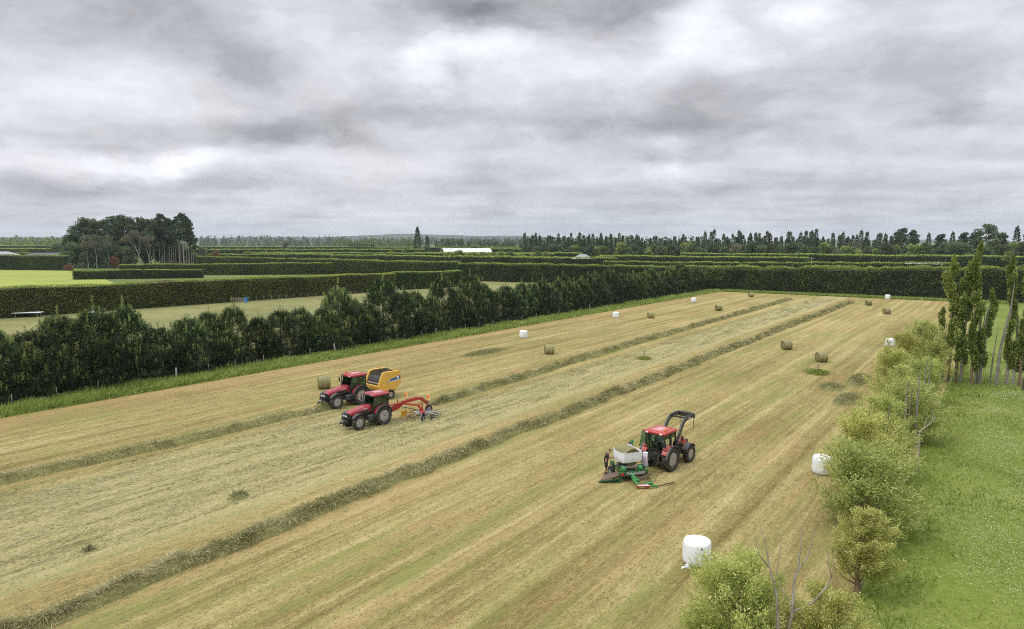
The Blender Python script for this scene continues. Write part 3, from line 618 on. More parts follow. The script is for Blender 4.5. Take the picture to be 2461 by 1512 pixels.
# ------------------------------------------------------------------ hedges
def core_mat():
    m, nt, bs = newmat('hedge_core'); oc = objco(nt); L(nt, ramp(nt, noise(nt, oc, 3, 5, .7), [(.35, (.010, .014, .006)), (.6, (.024, .030, .011)), (.75, (.05, .04, .022))]), bs.inputs['Base Color']); bs.inputs['Roughness'].default_value = .95; return m
M_CORE = core_mat()
def hedge(p0, p1, h, th, label, seed, leaf=.3, mat=None, rough=.18, lump=.25, tops=.55, cover=2.2, h1=None, group='clipped shelter hedges', face_t=.38, back=True, spikes=0., und=.10):
    """h = height at p0 (h1 at p1); leaves cover both long faces, the ends and the top"""
    rng = np.random.default_rng(seed); mat = mat or M_HEDGE; h1 = h1 or h
    p0 = Vector((p0.x, p0.y, 0)); p1 = Vector((p1.x, p1.y, 0)); Ln = (p1-p0).length; u = np.array((p1-p0).normalized()); w = np.array([u[1], -u[0], 0])
    if w[1] > 0: w = -w                                   # w looks to the camera
    root = empty('clipped_hedge', p0); tag(root, label, 'hedge', group)
    m = MB(); i = .22+leaf*.3; uu = Vector(u); ww = Vector(w)
    def hh(x): return h+(h1-h)*x/Ln+und*(np.sin(x*.23+seed)+np.sin(x*.087+seed*2)+.6*np.sin(x*.61+seed*3))
    cs = []
    nseg = max(2, int(Ln/6))
    for k in range(nseg+1):
        x = i+(Ln-2*i)*k/nseg; hx = hh(x)-i-lump*.6
        cs.append([uu*x+ww*(th/2-i), uu*x+ww*(th/2-i)*.96+Vector((0, 0, hx)), uu*x-ww*(th/2-i)*.96+Vector((0, 0, hx)), uu*x-ww*(th/2-i)])
    m.loft(cs); m.build('branches', M_CORE, root)  # one solid block of very dark green filling the hedge behind its leaves
    K = Kites()
    def face(n, fx, nrm_, t0, upw):
        x, q = fx; pos, nr = q
        K.add(pos, nr*.75+np.array([0, 0, upw])+.65*rng.normal(size=(n, 3)), rng.uniform(.7, 1.35, n)*leaf, rng.uniform(.7, 1.3, n)*leaf*.5, t0, rng)
    for sgn in ((1, -1) if back else (1,)):
        n = int(Ln*max(h, h1)/(leaf*leaf*.5)*cover*(1 if sgn > 0 else .6)); x = rng.uniform(0, Ln, n); z = rng.uniform(0.0, 1, n)*hh(x)
        lm = vnoise(np.stack([x, z, x*0+sgn], 1), .42, seed); l2 = vnoise(np.stack([x, z*1.3, x*0+sgn], 1), 1.3, seed+1)
        off = (lm-.5)*2*lump+(l2-.5)*rough*2+rng.normal(0, rough*.5, n)-.06
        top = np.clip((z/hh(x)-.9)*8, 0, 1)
        pos = x[:, None]*u+(sgn*(th/2+off-.10*top))[:, None]*w+z[:, None]*Zv
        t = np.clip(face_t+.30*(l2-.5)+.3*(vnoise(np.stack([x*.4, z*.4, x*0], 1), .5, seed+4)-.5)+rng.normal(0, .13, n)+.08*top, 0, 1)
        K.add(pos, sgn*w*.75+Zv*.35+.65*rng.normal(size=(n, 3)), rng.uniform(.7, 1.35, n)*leaf, rng.uniform(.7, 1.3, n)*leaf*.5, t, rng)
    n = int(Ln*th/(leaf*leaf*.5)*cover); x = rng.uniform(0, Ln, n); y = rng.uniform(-.5, .5, n)*(th+.2)
    lm = vnoise(np.stack([x, y, x*0], 1), .5, seed+2)
    pos = x[:, None]*u+y[:, None]*w+(hh(x)-.12+(lm-.5)*lump*1.6+rng.normal(0, rough*.4, n))[:, None]*Zv
    K.add(pos, Zv*.9+.6*rng.normal(size=(n, 3)), rng.uniform(.7, 1.3, n)*leaf, rng.uniform(.7, 1.3, n)*leaf*.45, np.clip(tops+.10+.25*(lm-.5)+rng.normal(0, .15, n), 0, 1), rng)  # top leaves tinted paler than the faces: sky light put into the colour
    # new shoots standing above the cut
    if spikes > 0:
        n = int(Ln*spikes); x = rng.uniform(0, Ln, n); y = rng.uniform(-.5, .5, n)*th; pos = x[:, None]*u+y[:, None]*w+(hh(x)-.2)[:, None]*Zv
        K.add(pos, Zv+.25*rng.normal(size=(n, 3)), rng.uniform(.4, 1.2, n)*max(.8, leaf*1.6), leaf*.4, np.clip(rng.normal(.85, .12, n), 0, 1), rng)
    for e, sg in ((0, -1), (Ln, 1)):
        n = int(th*h/(leaf*leaf*.5)*cover); y = rng.uniform(-.5, .5, n)*th; z = rng.uniform(0, 1, n)*hh(e)
        pos = (e+sg*(rng.normal(0, rough, n)-.1))[:, None]*u+y[:, None]*w+z[:, None]*Zv
        K.add(pos, sg*u*.8+Zv*.3+.6*rng.normal(size=(n, 3)), leaf, leaf*.5, np.clip(face_t+rng.normal(0, .15, n), 0, 1), rng)
    link('leaves', K.mesh('hedge_leaves', mat), None, root)
    return root
GH = 'clipped shelter hedges'
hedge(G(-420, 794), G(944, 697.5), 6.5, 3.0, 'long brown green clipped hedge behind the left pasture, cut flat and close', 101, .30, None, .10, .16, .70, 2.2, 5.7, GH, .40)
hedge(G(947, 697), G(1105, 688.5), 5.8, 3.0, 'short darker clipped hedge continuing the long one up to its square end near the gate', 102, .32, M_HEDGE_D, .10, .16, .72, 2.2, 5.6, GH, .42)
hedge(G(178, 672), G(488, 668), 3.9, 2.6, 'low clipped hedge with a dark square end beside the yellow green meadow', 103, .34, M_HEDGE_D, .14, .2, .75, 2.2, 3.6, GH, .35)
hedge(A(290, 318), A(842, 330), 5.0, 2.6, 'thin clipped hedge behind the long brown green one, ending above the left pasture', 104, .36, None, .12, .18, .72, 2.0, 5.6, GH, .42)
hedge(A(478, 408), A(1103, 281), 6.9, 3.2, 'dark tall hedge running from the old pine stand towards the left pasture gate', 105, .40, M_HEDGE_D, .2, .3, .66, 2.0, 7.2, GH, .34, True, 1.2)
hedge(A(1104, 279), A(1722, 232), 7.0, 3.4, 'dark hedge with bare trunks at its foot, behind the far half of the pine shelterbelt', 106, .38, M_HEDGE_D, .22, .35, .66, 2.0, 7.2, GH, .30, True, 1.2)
# far hedge of the field: left to grow rougher than the others
c0, c1 = W(S_FAR+8.2, V_L-7), W(S_FAR+8.2, 6); c2 = W(S_FAR+8.2, 150)
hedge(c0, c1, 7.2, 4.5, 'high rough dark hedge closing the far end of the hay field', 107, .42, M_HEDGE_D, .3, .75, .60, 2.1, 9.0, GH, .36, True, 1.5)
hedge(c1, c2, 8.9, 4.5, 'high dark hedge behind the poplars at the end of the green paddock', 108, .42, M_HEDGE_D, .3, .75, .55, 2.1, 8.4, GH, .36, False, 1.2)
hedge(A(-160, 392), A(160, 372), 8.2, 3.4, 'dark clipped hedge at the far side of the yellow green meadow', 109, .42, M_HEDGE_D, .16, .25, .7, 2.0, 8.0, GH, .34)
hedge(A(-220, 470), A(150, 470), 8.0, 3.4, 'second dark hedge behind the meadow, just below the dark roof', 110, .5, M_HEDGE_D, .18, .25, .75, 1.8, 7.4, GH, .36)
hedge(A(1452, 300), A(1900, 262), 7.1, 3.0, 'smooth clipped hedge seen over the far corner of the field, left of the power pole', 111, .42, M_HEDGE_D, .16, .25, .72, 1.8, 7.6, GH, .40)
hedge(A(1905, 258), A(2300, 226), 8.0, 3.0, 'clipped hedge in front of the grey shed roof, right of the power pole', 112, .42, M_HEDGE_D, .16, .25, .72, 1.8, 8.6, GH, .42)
FARH = [(470, 800, 452, 455, 7.2, 'pale topped hedge just right of the old pine stand'), (800, 1480, 430, 352, 7.2, 'long hedge in front of the light green orchard trees'),
        (590, 1330, 520, 470, 7.2, 'straight dark hedge below the white arched roof, second from the front'), (470, 1020, 640, 640, 8.0, 'straight hedge on the plain left of the tall lone conifer'),
        (1000, 1400, 500, 470, 7.6, 'dark hedge behind the light green orchard trees'), (1440, 1940, 400, 350, 7.4, 'long hedge running right from the grey roofed house'),
        (1640, 2480, 420, 330, 8.4, 'hedge along the foot of the right hand conifer row'), (-200, 150, 700, 690, 8.0, 'thin far hedge left of the old pine stand'),
        (480, 900, 900, 900, 8.5, 'thin hazy hedge below the distant trees, right of the old pines'), (870, 1260, 820, 800, 8.5, 'thin hazy hedge near the tall lone conifer'),
        (-200, 200, 1000, 980, 9.0, 'hazy far hedge on the left horizon'), (1130, 1700, 700, 640, 8.0, 'dark hedge at the foot of the distant conifer row, right of the white roof')]
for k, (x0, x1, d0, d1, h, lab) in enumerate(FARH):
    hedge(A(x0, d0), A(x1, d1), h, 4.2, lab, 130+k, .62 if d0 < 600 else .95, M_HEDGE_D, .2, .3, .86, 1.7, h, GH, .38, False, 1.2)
# paddocks between the far hedges
for k, (a, b, d0, d1) in enumerate([(520, 1000, 655, 900), (-300, 160, 480, 690), (1400, 1900, 410, 520), (900, 1250, 830, 1200), (520, 880, 920, 1500)]):
    sheet('far_meadow', [A(a, d0), A(b, d0), A(b, d1), A(a, d1)], .03+.004*k, lush if k % 2 else pad_mat)
# ------------------------------------------------------------------ trees of many kinds
def trunk_mesh(h, r, bend=.2, limbs=5, seed=0, lz=.35, spread=.35):
    rng = random.Random(seed); m = MB(); b = [rng.uniform(-bend, bend) for _ in range(4)]
    m.tube([(0, 0, -.15), (b[0]*.4, b[1]*.4, h*.33), (b[0], b[1], h*.66), (b[2], b[3], h)], [r, r*.8, r*.5, r*.15], 8)
    for i in range(limbs):
        a = rng.uniform(0, 6.28); z = h*rng.uniform(lz, .85); ln = h*spread*rng.uniform(.6, 1)
        m.tube([(b[0]*.6, b[1]*.6, z), (ln*.5*math.cos(a), ln*.5*math.sin(a), z+ln*.45), (ln*math.cos(a), ln*math.sin(a), z+ln*.9)], [r*.4, r*.25, r*.08], 5)
    return m.mesh('trunk')
def spire(seed, h, R, n=700, lf=1.1, mat=None, bare=.12):
    """tall narrow conifer, whorls of branches, ragged"""
    rng = np.random.default_rng(seed); k = Kites(); t = rng.uniform(bare, 1, n)**.9; az = rng.uniform(0, 2*PI, n)
    whorl = .72+.28*np.sin(t*h*2.6+seed)+.25*(vnoise(np.stack([np.cos(az)*1.5, np.sin(az)*1.5, t*6], 1), 1., seed)-.5)
    r = R*(1-t**1.6)*whorl*rng.uniform(.3, 1.05, n)+.10
    p = np.stack([r*np.cos(az), r*np.sin(az), t*h*.97], 1); out = np.stack([np.cos(az), np.sin(az), .35+0*az], 1)
    k.add(p, out+.45*rng.normal(size=(n, 3)), rng.uniform(.6, 1.3, n)*lf, rng.uniform(.3, .5, n)*lf, np.clip(rng.normal(.42, .2, n), 0, 1), rng)
    k.add(np.stack([rng.normal(0, .12, 12), rng.normal(0, .12, 12), h*rng.uniform(.86, .98, 12)], 1), Zv+.15*rng.normal(size=(12, 3)), lf*1.3, lf*.3, .5, rng)
    return k.mesh('conifer', mat or M_PINE_FAR)
def old_pine(seed, h, R, bare=.3, nclump=26, n=110, lf=.9, mat=None):
    rng = random.Random(seed); cl = []
    for i in range(nclump):
        t = bare+(1-bare)*(i+.5)/nclump; a = rng.uniform(0, 6.28); w = math.sin(min(1, (1-t)/(1-bare)*1.15+.18)*PI*.56)
        rr = R*w*rng.uniform(.25, 1.12); s = R*rng.uniform(.17, .38)
        cl.append(((rr*math.cos(a), rr*math.sin(a), t*h*.96), (s*1.25, s*1.25, s*.62)))
    return clump_tree(seed, cl, n, lf, lf*.42, mat or M_PINE_FAR, .5, .7, .42, .2, 0, .35, 'old_pine_crown')
def round_tree(seed, h, R, n=160, lf=.6, mat=None, ncl=16, low=.25, **kw):
    rng = random.Random(seed); cl = []
    for i in range(ncl):
        a = rng.uniform(0, 6.28); t = rng.uniform(low, .92); w = math.sqrt(max(.05, 1-((t-.5)/.55)**2)); rr = R*w*rng.uniform(.1, .72); s = R*rng.uniform(.32, .5)
        cl.append(((rr*math.cos(a), rr*math.sin(a), t*h), (s, s, s*.85)))
    return clump_tree(seed, cl, n, lf, lf*.45, mat or M_BROAD, .35, .75, .45, .2, 0, .4, 'round_crown', **kw)
# the stand of old pines at the left
OP = [(old_pine(201+i, 32, 6.2, .22+.05*(i % 3), 54, 95, 1.05), trunk_mesh(30, .45, .5, 6, i, .35, .14)) for i in range(5)]
OP_TALL = (old_pine(221, 33, 5.0, .55, 24, 120, 1.1), trunk_mesh(31, .42, .4, 5, 21, .5, .12))
STAND = [(168, 415, .62), (186, 425, .80), (205, 418, .95), (222, 430, .93), (240, 420, .88), (258, 432, .92), (276, 420, .98), (292, 430, .98), (306, 418, 1.0), (322, 430, .95), (338, 422, .96), (354, 432, .94), (372, 420, .93), (389, 428, .90), (404, 432, .95)]
STAND2 = [(392, 424, 1.0), (418, 430, .86), (432, 422, .95), (443, 415, 1.0), (455, 424, .90), (466, 432, .62)]
for i, (x, d, sc) in enumerate(STAND):
    o = tree('old_pine', OP[i % 5][0], OP[i % 5][1], M_BARK_GREY, A(x, d), i*1.7, sc); 
    tag(o, f'tall leafy old pine in the old pine stand, {ordinal(i)} from its left edge', 'pine tree', 'old pines of the left stand')
for i, (x, d, sc) in enumerate(STAND2):
    o = tree('old_pine', OP_TALL[0], OP_TALL[1], M_BARK_PALE, A(x, d), i*2.3+.5, sc)
    tag(o, f'old pine with a long bare pale trunk, {ordinal(len(STAND2)-1-i)} from the right edge of the stand', 'pine tree', 'old pines of the left stand')
low_dark = round_tree(231, 15, 6.5, 260, .9, M_PINE_FAR, 18, .05)
for i, (x, d) in enumerate([(175, 405), (205, 402), (238, 404), (268, 402), (318, 400), (300, 405), (350, 440), (385, 442), (415, 440), (440, 441), (462, 438)]):
    o = tree('dark_bush', low_dark, None, None, A(x, d), i, RNG.uniform(.75, 1.0)); tag(o, f'dense dark bush at the foot of the old pine stand, {ordinal(i)} from its left', 'tree', 'dark bushes under the left pine stand')
# pale leaning gum and thin bare trunks
gm_ = MB(); gm_.tube([(0, 0, -.2), (-1.0, 0, 6), (-3.2, 0, 12), (-8, 0, 17)], [.34, .27, .2, .08], 8); gm_.tube([(-1.6, 0, 8.2), (-.6, .4, 13), (-1.5, .5, 18)], [.2, .15, .05], 6); gm_.tube([(-3.2, 0, 12), (-3.8, .3, 15), (-6, .4, 18)], [.15, .1, .04], 6)
gtr = gm_.mesh('gum_trunk')
gcr = clump_tree(241, [((-8, 0, 17.4), (2.6, 2.4, 1.5)), ((-5.5, .3, 19), (3.2, 2.6, 1.9)), ((-2, .4, 18.6), (2.8, 2.5, 1.7)), ((-10, 0, 16), (1.6, 1.5, 1.1)), ((-3.5, 0, 20.6), (2.4, 2, 1.3)), ((1, 0, 16.5), (1.8, 1.6, 1.1))], 260, .8, .3, M_GUM, .2, .8, .5, .2)
o = tree('gum_tree', gcr, gtr, M_BARK_PALE, A(342, 398)); tag(o, 'pale leaning gum tree with a curved white trunk in front of the old pines', 'gum tree')
g2 = MB(); g2.tube([(0, 0, -.2), (-.3, 0, 6), (-1.2, 0, 10), (-2.2, 0, 15)], [.3, .24, .15, .05], 7); g2.tube([(-.35, 0, 6.6), (.5, 0, 10), (.2, 0, 16)], [.2, .15, .05], 7)
o = tree('gum_tree', clump_tree(242, [((-2, 0, 16), (2.6, 2, 1.8)), ((.6, 0, 17.5), (2.8, 2.2, 2)), ((-.5, 0, 13.5), (1.6, 1.5, 1))], 240, .8, .3, M_GUM, .2, .8, .45, .2), g2.mesh('gum_trunk'), M_BARK_PALE, A(361, 399)); tag(o, 'upright gum tree with a forked white trunk, right of the leaning gum', 'gum tree')
for j, x in enumerate((213, 234, 262)):
    o = tree('gum_tree', clump_tree(245+j, [((0, 0, 17), (3.2, 2.6, 2.4)), ((-1.5, 0, 14), (2.4, 2.2, 1.8)), ((1.8, 0, 13.5), (2, 2, 1.6))], 220, .8, .3, M_GUM, .2, .8, .35, .2), trunk_mesh(16, .25, .3, 4, 7+j), M_BARK_PALE, A(x, 399), j); tag(o, f'greyish brown gum tree among the old pines, {ordinal(j)} from the left', 'gum tree', 'greyish gums among the old pines')
pole = [MB().tube([(0, 0, -.2), (RNG.uniform(-.4, .4), 0, 7), (RNG.uniform(-.8, .8), 0, 15)], [.2, .16, .05], 6).mesh('bare_trunk') for _ in range(3)]
for j, x in enumerate((372, 385, 397, 409, 414, 424, 436, 449, 461)):
    o = link('bare_tree', pole[j % 3], M_BARK_GREY, None, A(x, 404+j % 3), (0, 0, j)); o.scale = (1, 1, RNG.uniform(.7, 1.1)); tag(o, f'thin bare pale trunk under the old pine stand, {ordinal(j)} of these from the left', 'tree', 'bare trunks under the old pines')
o = tree('rust_tree', round_tree(250, 7.5, 3.2, 240, .55, M_RED, 10, .15), trunk_mesh(4, .14, .1, 3, 3), M_BARK, A(275, 372)); tag(o, 'small rust coloured tree in front of the old pines', 'tree')
# skyline conifers
SPV = [spire(301+i, 21, 2.9+.5*(i % 3), 750, 1.15) for i in range(5)]
CTR = trunk_mesh(19, .28, .1, 0, 99); CTR.materials.append(M_BARK)
def conifer(name, me, loc, rz, scl):
    o = empty(name, loc, rz); o.scale = scl; link('crown', me, None, o); link('trunk', CTR, None, o); return o
SKY = [(1262, 1500, 600, 590, 44, .93, 'on the skyline in the low row above the grey roofed house'), (1505, 1690, 585, 560, 26, .92, 'on the skyline between the grey roofed house and the power pole'),
       (1700, 1990, 545, 520, 56, 1.0, 'on the skyline in the dense row above the power pole'), (1995, 2165, 515, 500, 26, .95, 'on the skyline above the grey shed roof')]
for (x0, x1, d0, d1, n_, sc, where) in SKY:
    for j in range(n_):
        t = (j+.5)/n_; q = sc*RNG.uniform(.78, 1.14); o = conifer('conifer_tree', SPV[RNG.randrange(5)], A(x0+(x1-x0)*t+RNG.uniform(-4, 4), d0+(d1-d0)*t+RNG.uniform(-8, 8)), RNG.uniform(0, 6.28), (q, q, q*RNG.uniform(.95, 1.08)))
        tag(o, 'narrow dark conifer '+where, 'conifer', 'conifers '+where)
BUSHY = [round_tree(321+i, 13, 5.2, 170, 1.1, [M_PINE_FAR, M_PINE_FAR, M_BROAD][i], 15, .05) for i in range(3)]
FILL = [(1262, 1500, 590, 570, 13, 'under the left part of the skyline row'), (1500, 1700, 560, 520, 13, 'under the skyline row left of the power pole'), (1700, 2000, 520, 470, 20, 'under the dense skyline row above the power pole'), (2000, 2470, 470, 400, 20, 'under the tall pines at the right edge')]
for (x0, x1, d0, d1, n_, where) in FILL:
    for j in range(n_):
        t = (j+.5)/n_; o = link('leafy_tree', BUSHY[RNG.choice((0, 0, 1, 1, 2))], None, None, A(x0+(x1-x0)*t+RNG.uniform(-6, 6), d0+(d1-d0)*t+RNG.uniform(-12, 12)), (0, 0, RNG.uniform(0, 6.28))); q = RNG.uniform(.7, 1.1); o.scale = (q, q, q)
        tag(o, 'rounded dark tree '+where, 'tree', 'rounded trees '+where)
BIG = [old_pine(341, 27, 7.5, .18, 30, 150, 1.2), old_pine(342, 26, 6.0, .15, 28, 150, 1.2), spire(343, 27, 4.6, 1100, 1.3)]
for x, d, v, sc, lab in [(2368, 425, 0, .98, 'largest round headed pine at the right, standing above all others'), (2162, 500, 1, .97, 'bushy pine on the skyline left of the grey shed roof'), (2192, 505, 1, .92, 'wide dark pine on the skyline above the grey shed roof'), (2228, 490, 2, .80, 'pointed pine above the right end of the shed roof'), (2256, 480, 1, .80, 'dark pine above the tallest poplar'),
        (2285, 470, 2, .83, 'pointed pine left of the largest round headed pine'), (2312, 455, 1, .83, 'broad dark pine touching the left of the largest round headed pine'), (2338, 440, 1, .84, 'dark pine half hidden by the largest round headed pine'), (2402, 425, 1, .80, 'pine right of the largest round headed pine'), (2438, 420, 2, .92, 'tall pointed pine near the right edge of the picture'), (2470, 410, 1, .88, 'bushy pine cut off by the right edge of the picture'), (1693, 560, 2, .88, 'pointed conifer standing above the far corner of the field')]:
    o = conifer('skyline_pine', BIG[v], A(x, d), x, (sc,)*3); tag(o, lab, 'pine tree', 'big pines at the right skyline')
o = conifer('lone_conifer_tree', spire(351, 33, 8.2, 2600, 1.5, None, .03), A(1004, 740), 0, (.92, .92, .95)); tag(o, 'tall lone conifer on the plain left of the white arched roof', 'conifer')
o = conifer('lone_conifer_tree', spire(352, 22, 5.0, 1100, 1.4, None, .03), A(1027, 745), 0, (1, 1, 1)); tag(o, 'shorter conifer touching the right of the tall lone conifer', 'conifer')
o = link('domed_tree', round_tree(353, 15, 6.5, 240, 1.1, M_GUM, 14, .1), None, None, A(690, 860)); tag(o, 'brownish domed tree alone on the plain right of the old pines', 'tree')
for j in range(13): 
    o = conifer('plantation_tree', SPV[j % 5], A(838+j*5, 770+(j % 3)*6), j, (.62,)*3); tag(o, 'dark conifer in the square block of young trees left of the tall lone conifer', 'conifer', 'conifers in the square block left of the lone conifer')
ORCH = [round_tree(361+i, 6.5, 3.3, 200, .6, M_BROAD, 10, .1) for i in range(2)]
for j, x in enumerate(range(1068, 1330, 19)):
    o = link('orchard_tree', ORCH[j % 2], None, None, A(x+RNG.uniform(-5, 5), 452+RNG.uniform(-5, 6)), (0, 0, j)); q = RNG.uniform(1.05, 1.45); o.scale = (q, q, q); tag(o, f'light green orchard tree in the row before the white arched roof, {ordinal(j)} from the left', 'tree', 'orchard trees before the white arched roof')
MISC = [(1448, 395, M_GOLD, 6, 'orange yellow tree right of the grey roofed house'), (1368, 400, M_GOLD, 4.4, 'orange yellow bush left of the grey roofed house'), (940, 600, M_GOLD, 7, 'golden tree left of the tall lone conifer'), (970, 590, M_BROAD, 7.5, 'green tree between golden tree and tall lone conifer'),
        (1170, 470, M_GOLD, 5, 'small golden bush in front of the orchard trees'), (1098, 610, M_BROAD, 11, 'round green tree behind the white arched roof'), (1140, 620, M_PINE_FAR, 12, 'dark pointed tree behind the white arched roof'), (520, 440, M_RED, 9, 'reddish tree just right of the old pine stand'), (492, 432, M_GUM, 11, 'grey green tree at the right edge of the old pine stand'), (548, 445, M_GOLD, 6, 'yellow green bush right of the reddish tree'), (590, 440, M_GOLD, 5.5, 'yellow flowering bush on the hedge right of the reddish tree'),
        (62, 560, M_GOLD, 8, 'golden tree beside the pale roof at the far left'), (136, 640, M_PINE_FAR, 14, 'dark tree left of the old pine stand on the horizon'), (1770, 440, M_GUM, 13, 'olive tree in front of the dense skyline row'), (2180, 380, M_BROAD, 9, 'green tree just left of the shed roof'), (2420, 330, M_BROAD, 10, 'light green tree behind the poplars at the right'), (1560, 520, M_BROAD, 10, 'green round tree in front of the conifer row, left of the power pole'), (1410, 396, M_BROAD, 4.5, 'low green tree in front of the grey roofed house'), (2060, 400, M_BROAD, 10, 'green tree behind the hedge left of the shed roof'),
        (2010, 420, M_GUM, 10, 'grey green tree behind the hedge right of the power pole'), (660, 455, M_BROAD, 5, 'low green bush on the plain below the domed tree'), (745, 560, M_BROAD, 6, 'green bush on the plain right of the domed tree')]
RT = {}
for j, (x, d, mt, h, lab) in enumerate(MISC):
    if mt.name not in RT: RT[mt.name] = round_tree(380+j, 10, 4.4, 200, .75, mt, 12, .08)
    o = link('roundish_tree', RT[mt.name], None, None, A(x, d), (0, 0, j)); q = h/9.6; o.scale = (q, q, q); tag(o, lab, 'tree')
# distant woods that read as one mass
def wood(x0, x1, d0, d1, h, n, label, seed, mat=M_PINE_FAR, lf=3.2):
    rng = np.random.default_rng(seed); k = Kites(); nt_ = n; b = np.array([list(A(x0+(x1-x0)*rng.uniform(), d0+(d1-d0)*rng.uniform())) for _ in range(nt_)]); hs = h*rng.uniform(.6, 1.15, nt_)*(.75+.5*vnoise(b, .008, seed))
    m = 46; t = rng.uniform(0, 1, (nt_, m)); r = (hs*.2)[:, None]*(1-t**1.7)+.4; az = rng.uniform(0, 6.28, (nt_, m)); p = np.stack([b[:, 0:1]+r*np.cos(az), b[:, 1:2]+r*np.sin(az), t*hs[:, None]], 2).reshape(-1, 3)
    k.add(p, rng.normal(size=(len(p), 3))+Zv*.4, lf*rng.uniform(.6, 1.2, len(p)), lf*.5, np.clip(rng.normal(.4, .2, len(p)), 0, 1), rng)
    stuff(link('far_wood', k.mesh('far_wood', mat)), label, 'wood')
wood(1045, 1262, 980, 1060, 20, 130, 'dark far wood right of the tall lone conifer on the horizon', 1)
wood(480, 830, 1900, 2200, 26, 240, 'thin bluish line of far trees right of the old pine stand', 2, M_PINE_FAR, 4.5)
wood(800, 1000, 1500, 1700, 20, 150, 'bluish far wood left of the tall lone conifer', 3, M_BROAD, 4.2)
wood(-250, 150, 1250, 1500, 20, 220, 'green far wood at the left edge below the sky', 4, M_BROAD, 4.0)
wood(-350, 500, 2400, 3000, 26, 420, 'blue grey far trees on the left horizon', 5, M_PINE_FAR, 5.5)
wood(780, 1500, 2600, 3400, 26, 500, 'blue grey far trees on the horizon in the middle', 6, M_PINE_FAR, 5.5)
wood(1250, 1700, 660, 760, 16, 200, 'dark wood filling the ground behind the distant conifer row', 7)
# ------------------------------------------------------------------ poplars and willows on the right
def poplar(seed, h, parts, n=1):
    """narrow crown in separate tiers; parts = [(z0, z1, radius, x offset)] in metres"""
    rng = random.Random(seed); cl = []
    for z0, z1, r, xo in parts:
        k = max(2, int((z1-z0)/.55))
        for i in range(k):
            t = (i+.5)/k; w = math.sin(PI*min(.97, (t*.92+.10)))**.7; a = rng.uniform(0, 6.28); q = r*w*rng.uniform(.05, .62)
            cl.append(((xo+q*math.cos(a)+.25*math.sin((z0+t*(z1-z0))*.9), q*math.sin(a), z0+t*(z1-z0)), (r*w*.44+.08, r*w*.44+.08, .62)))
    crown = clump_tree(seed, cl, 300, .25, .16, M_POPLAR, .8, .6, .45, .24, 0, .3, 'poplar_crown')
    m = MB(); top = max(p[1] for p in parts)
    m.tube([(0, 0, -.1), (.05, 0, h*.3), (parts[-1][3]*.5, 0, h*.65), (parts[-1][3], 0, top-.6)], [.20, .16, .10, .03], 8)
    for i in range(6):
        a = rng.uniform(0, 6.28); z = h*rng.uniform(.15, .6); m.tube([(0, 0, z), (.35*math.cos(a), .35*math.sin(a), z+1.1), (.5*math.cos(a), .5*math.sin(a), z+2.6)], [.06, .045, .015], 5)
    return crown, m.mesh('poplar_trunk')
POPS = [(2279, 917, 1.0, [(4.5, 9.5, .7, 0), (8.3, 14.0, 1.35, -.35)], M_BARK_GREY, 'broad headed poplar at the left end of the poplar row'),
        (2262, 905, .8, [(7.0, 10.0, .95, -.6)], M_BARK_GREY, 'short poplar leaning left at the left end of the row, beside the willows'),
        (2296, 919, 1, [(2.4, 7.5, .75, -.1), (7, 11.5, .75, 0)], M_BARK_RED, 'second slim poplar from the left of the row, with a reddish trunk'),
        (2308, 920, 1, [(2.2, 6.5, .8, .1), (7.2, 10.4, .7, .2), (10.2, 13.4, .72, .35)], M_BARK_GREY, 'slim poplar in three tiers left of the tallest poplar'),
        (2333, 925, 1, [(1.8, 7.8, .85, 0), (6.8, 12.6, 1.05, .1), (11.5, 15.6, .8, -.3)], M_BARK_RED, 'tallest poplar of the row, with a thick reddish trunk'),
        (2345, 922, 1, [(2.0, 5.6, .65, .1)], M_BARK_GREY, 'low poplar growing against the right of the tallest poplar'),
        (2354, 924, 1, [(2.2, 6.0, .75, .1), (5.6, 10.4, .65, .8)], M_BARK_GREY, 'short poplar with a leaning top, right of the tallest poplar'),
        (2418, 924, 1, [(1.9, 5.4, .8, 0), (5.8, 9.0, .7, .1), (9.0, 14.0, .8, -.25)], M_BARK_PALE, 'poplar in three separate leafy tiers with a pale trunk showing, near the right edge'),
        (2434, 925, 1, [(1.7, 4.6, .65, 0)], M_BARK_PALE, 'small poplar beside the three tiered poplar'),
        (2449, 928, 1, [(1.8, 6.5, .8, 0), (6.5, 9.5, .65, .1), (8.8, 13.8, .8, .1)], M_BARK_RED, 'poplar cut by the right edge of the picture')]
for i, (x, y, sc, parts, bk, lab) in enumerate(POPS):
    c, t = poplar(401+i, 12, parts); o = tree('poplar_tree', c, t, bk, G(x, y), 0, sc); o.scale = (sc*.84, sc*.84, sc); tag(o, lab, 'poplar', 'poplars across the paddock')
def dead_tree(name, tubes, base, label, mat, cat='dead tree', group='dead trees among the willows'):
    o = MB()
    for pts, r in tubes: o.tube([Vector(p)-base for p in pts], r, 7)
    ob = o.build(name, mat, None, loc=base); tag(ob, label, cat, group); return ob
def pxs(l, d, jit=0.0): return [PX(x, y, d+jit*i) for i, (x, y) in enumerate(l)]
b = G(2394, 926); dead_tree('dead_tree', [([b, b+Vector((.15, 0, 4)), b+Vector((1.0, 0, 9)), b+Vector((1.2, 0, 12.2))], [.20, .15, .09, .03])], b, 'tall bare grey trunk leaning right between the poplars', M_BARK_GREY)
b = G(2378, 924); dead_tree('dead_tree', [([b, b+Vector((.2, 0, 3.4)), b+Vector((.5, 0, 6.6))], [.09, .07, .02])], b, 'thin bare trunk left of the tall bare grey trunk', M_BARK_GREY)
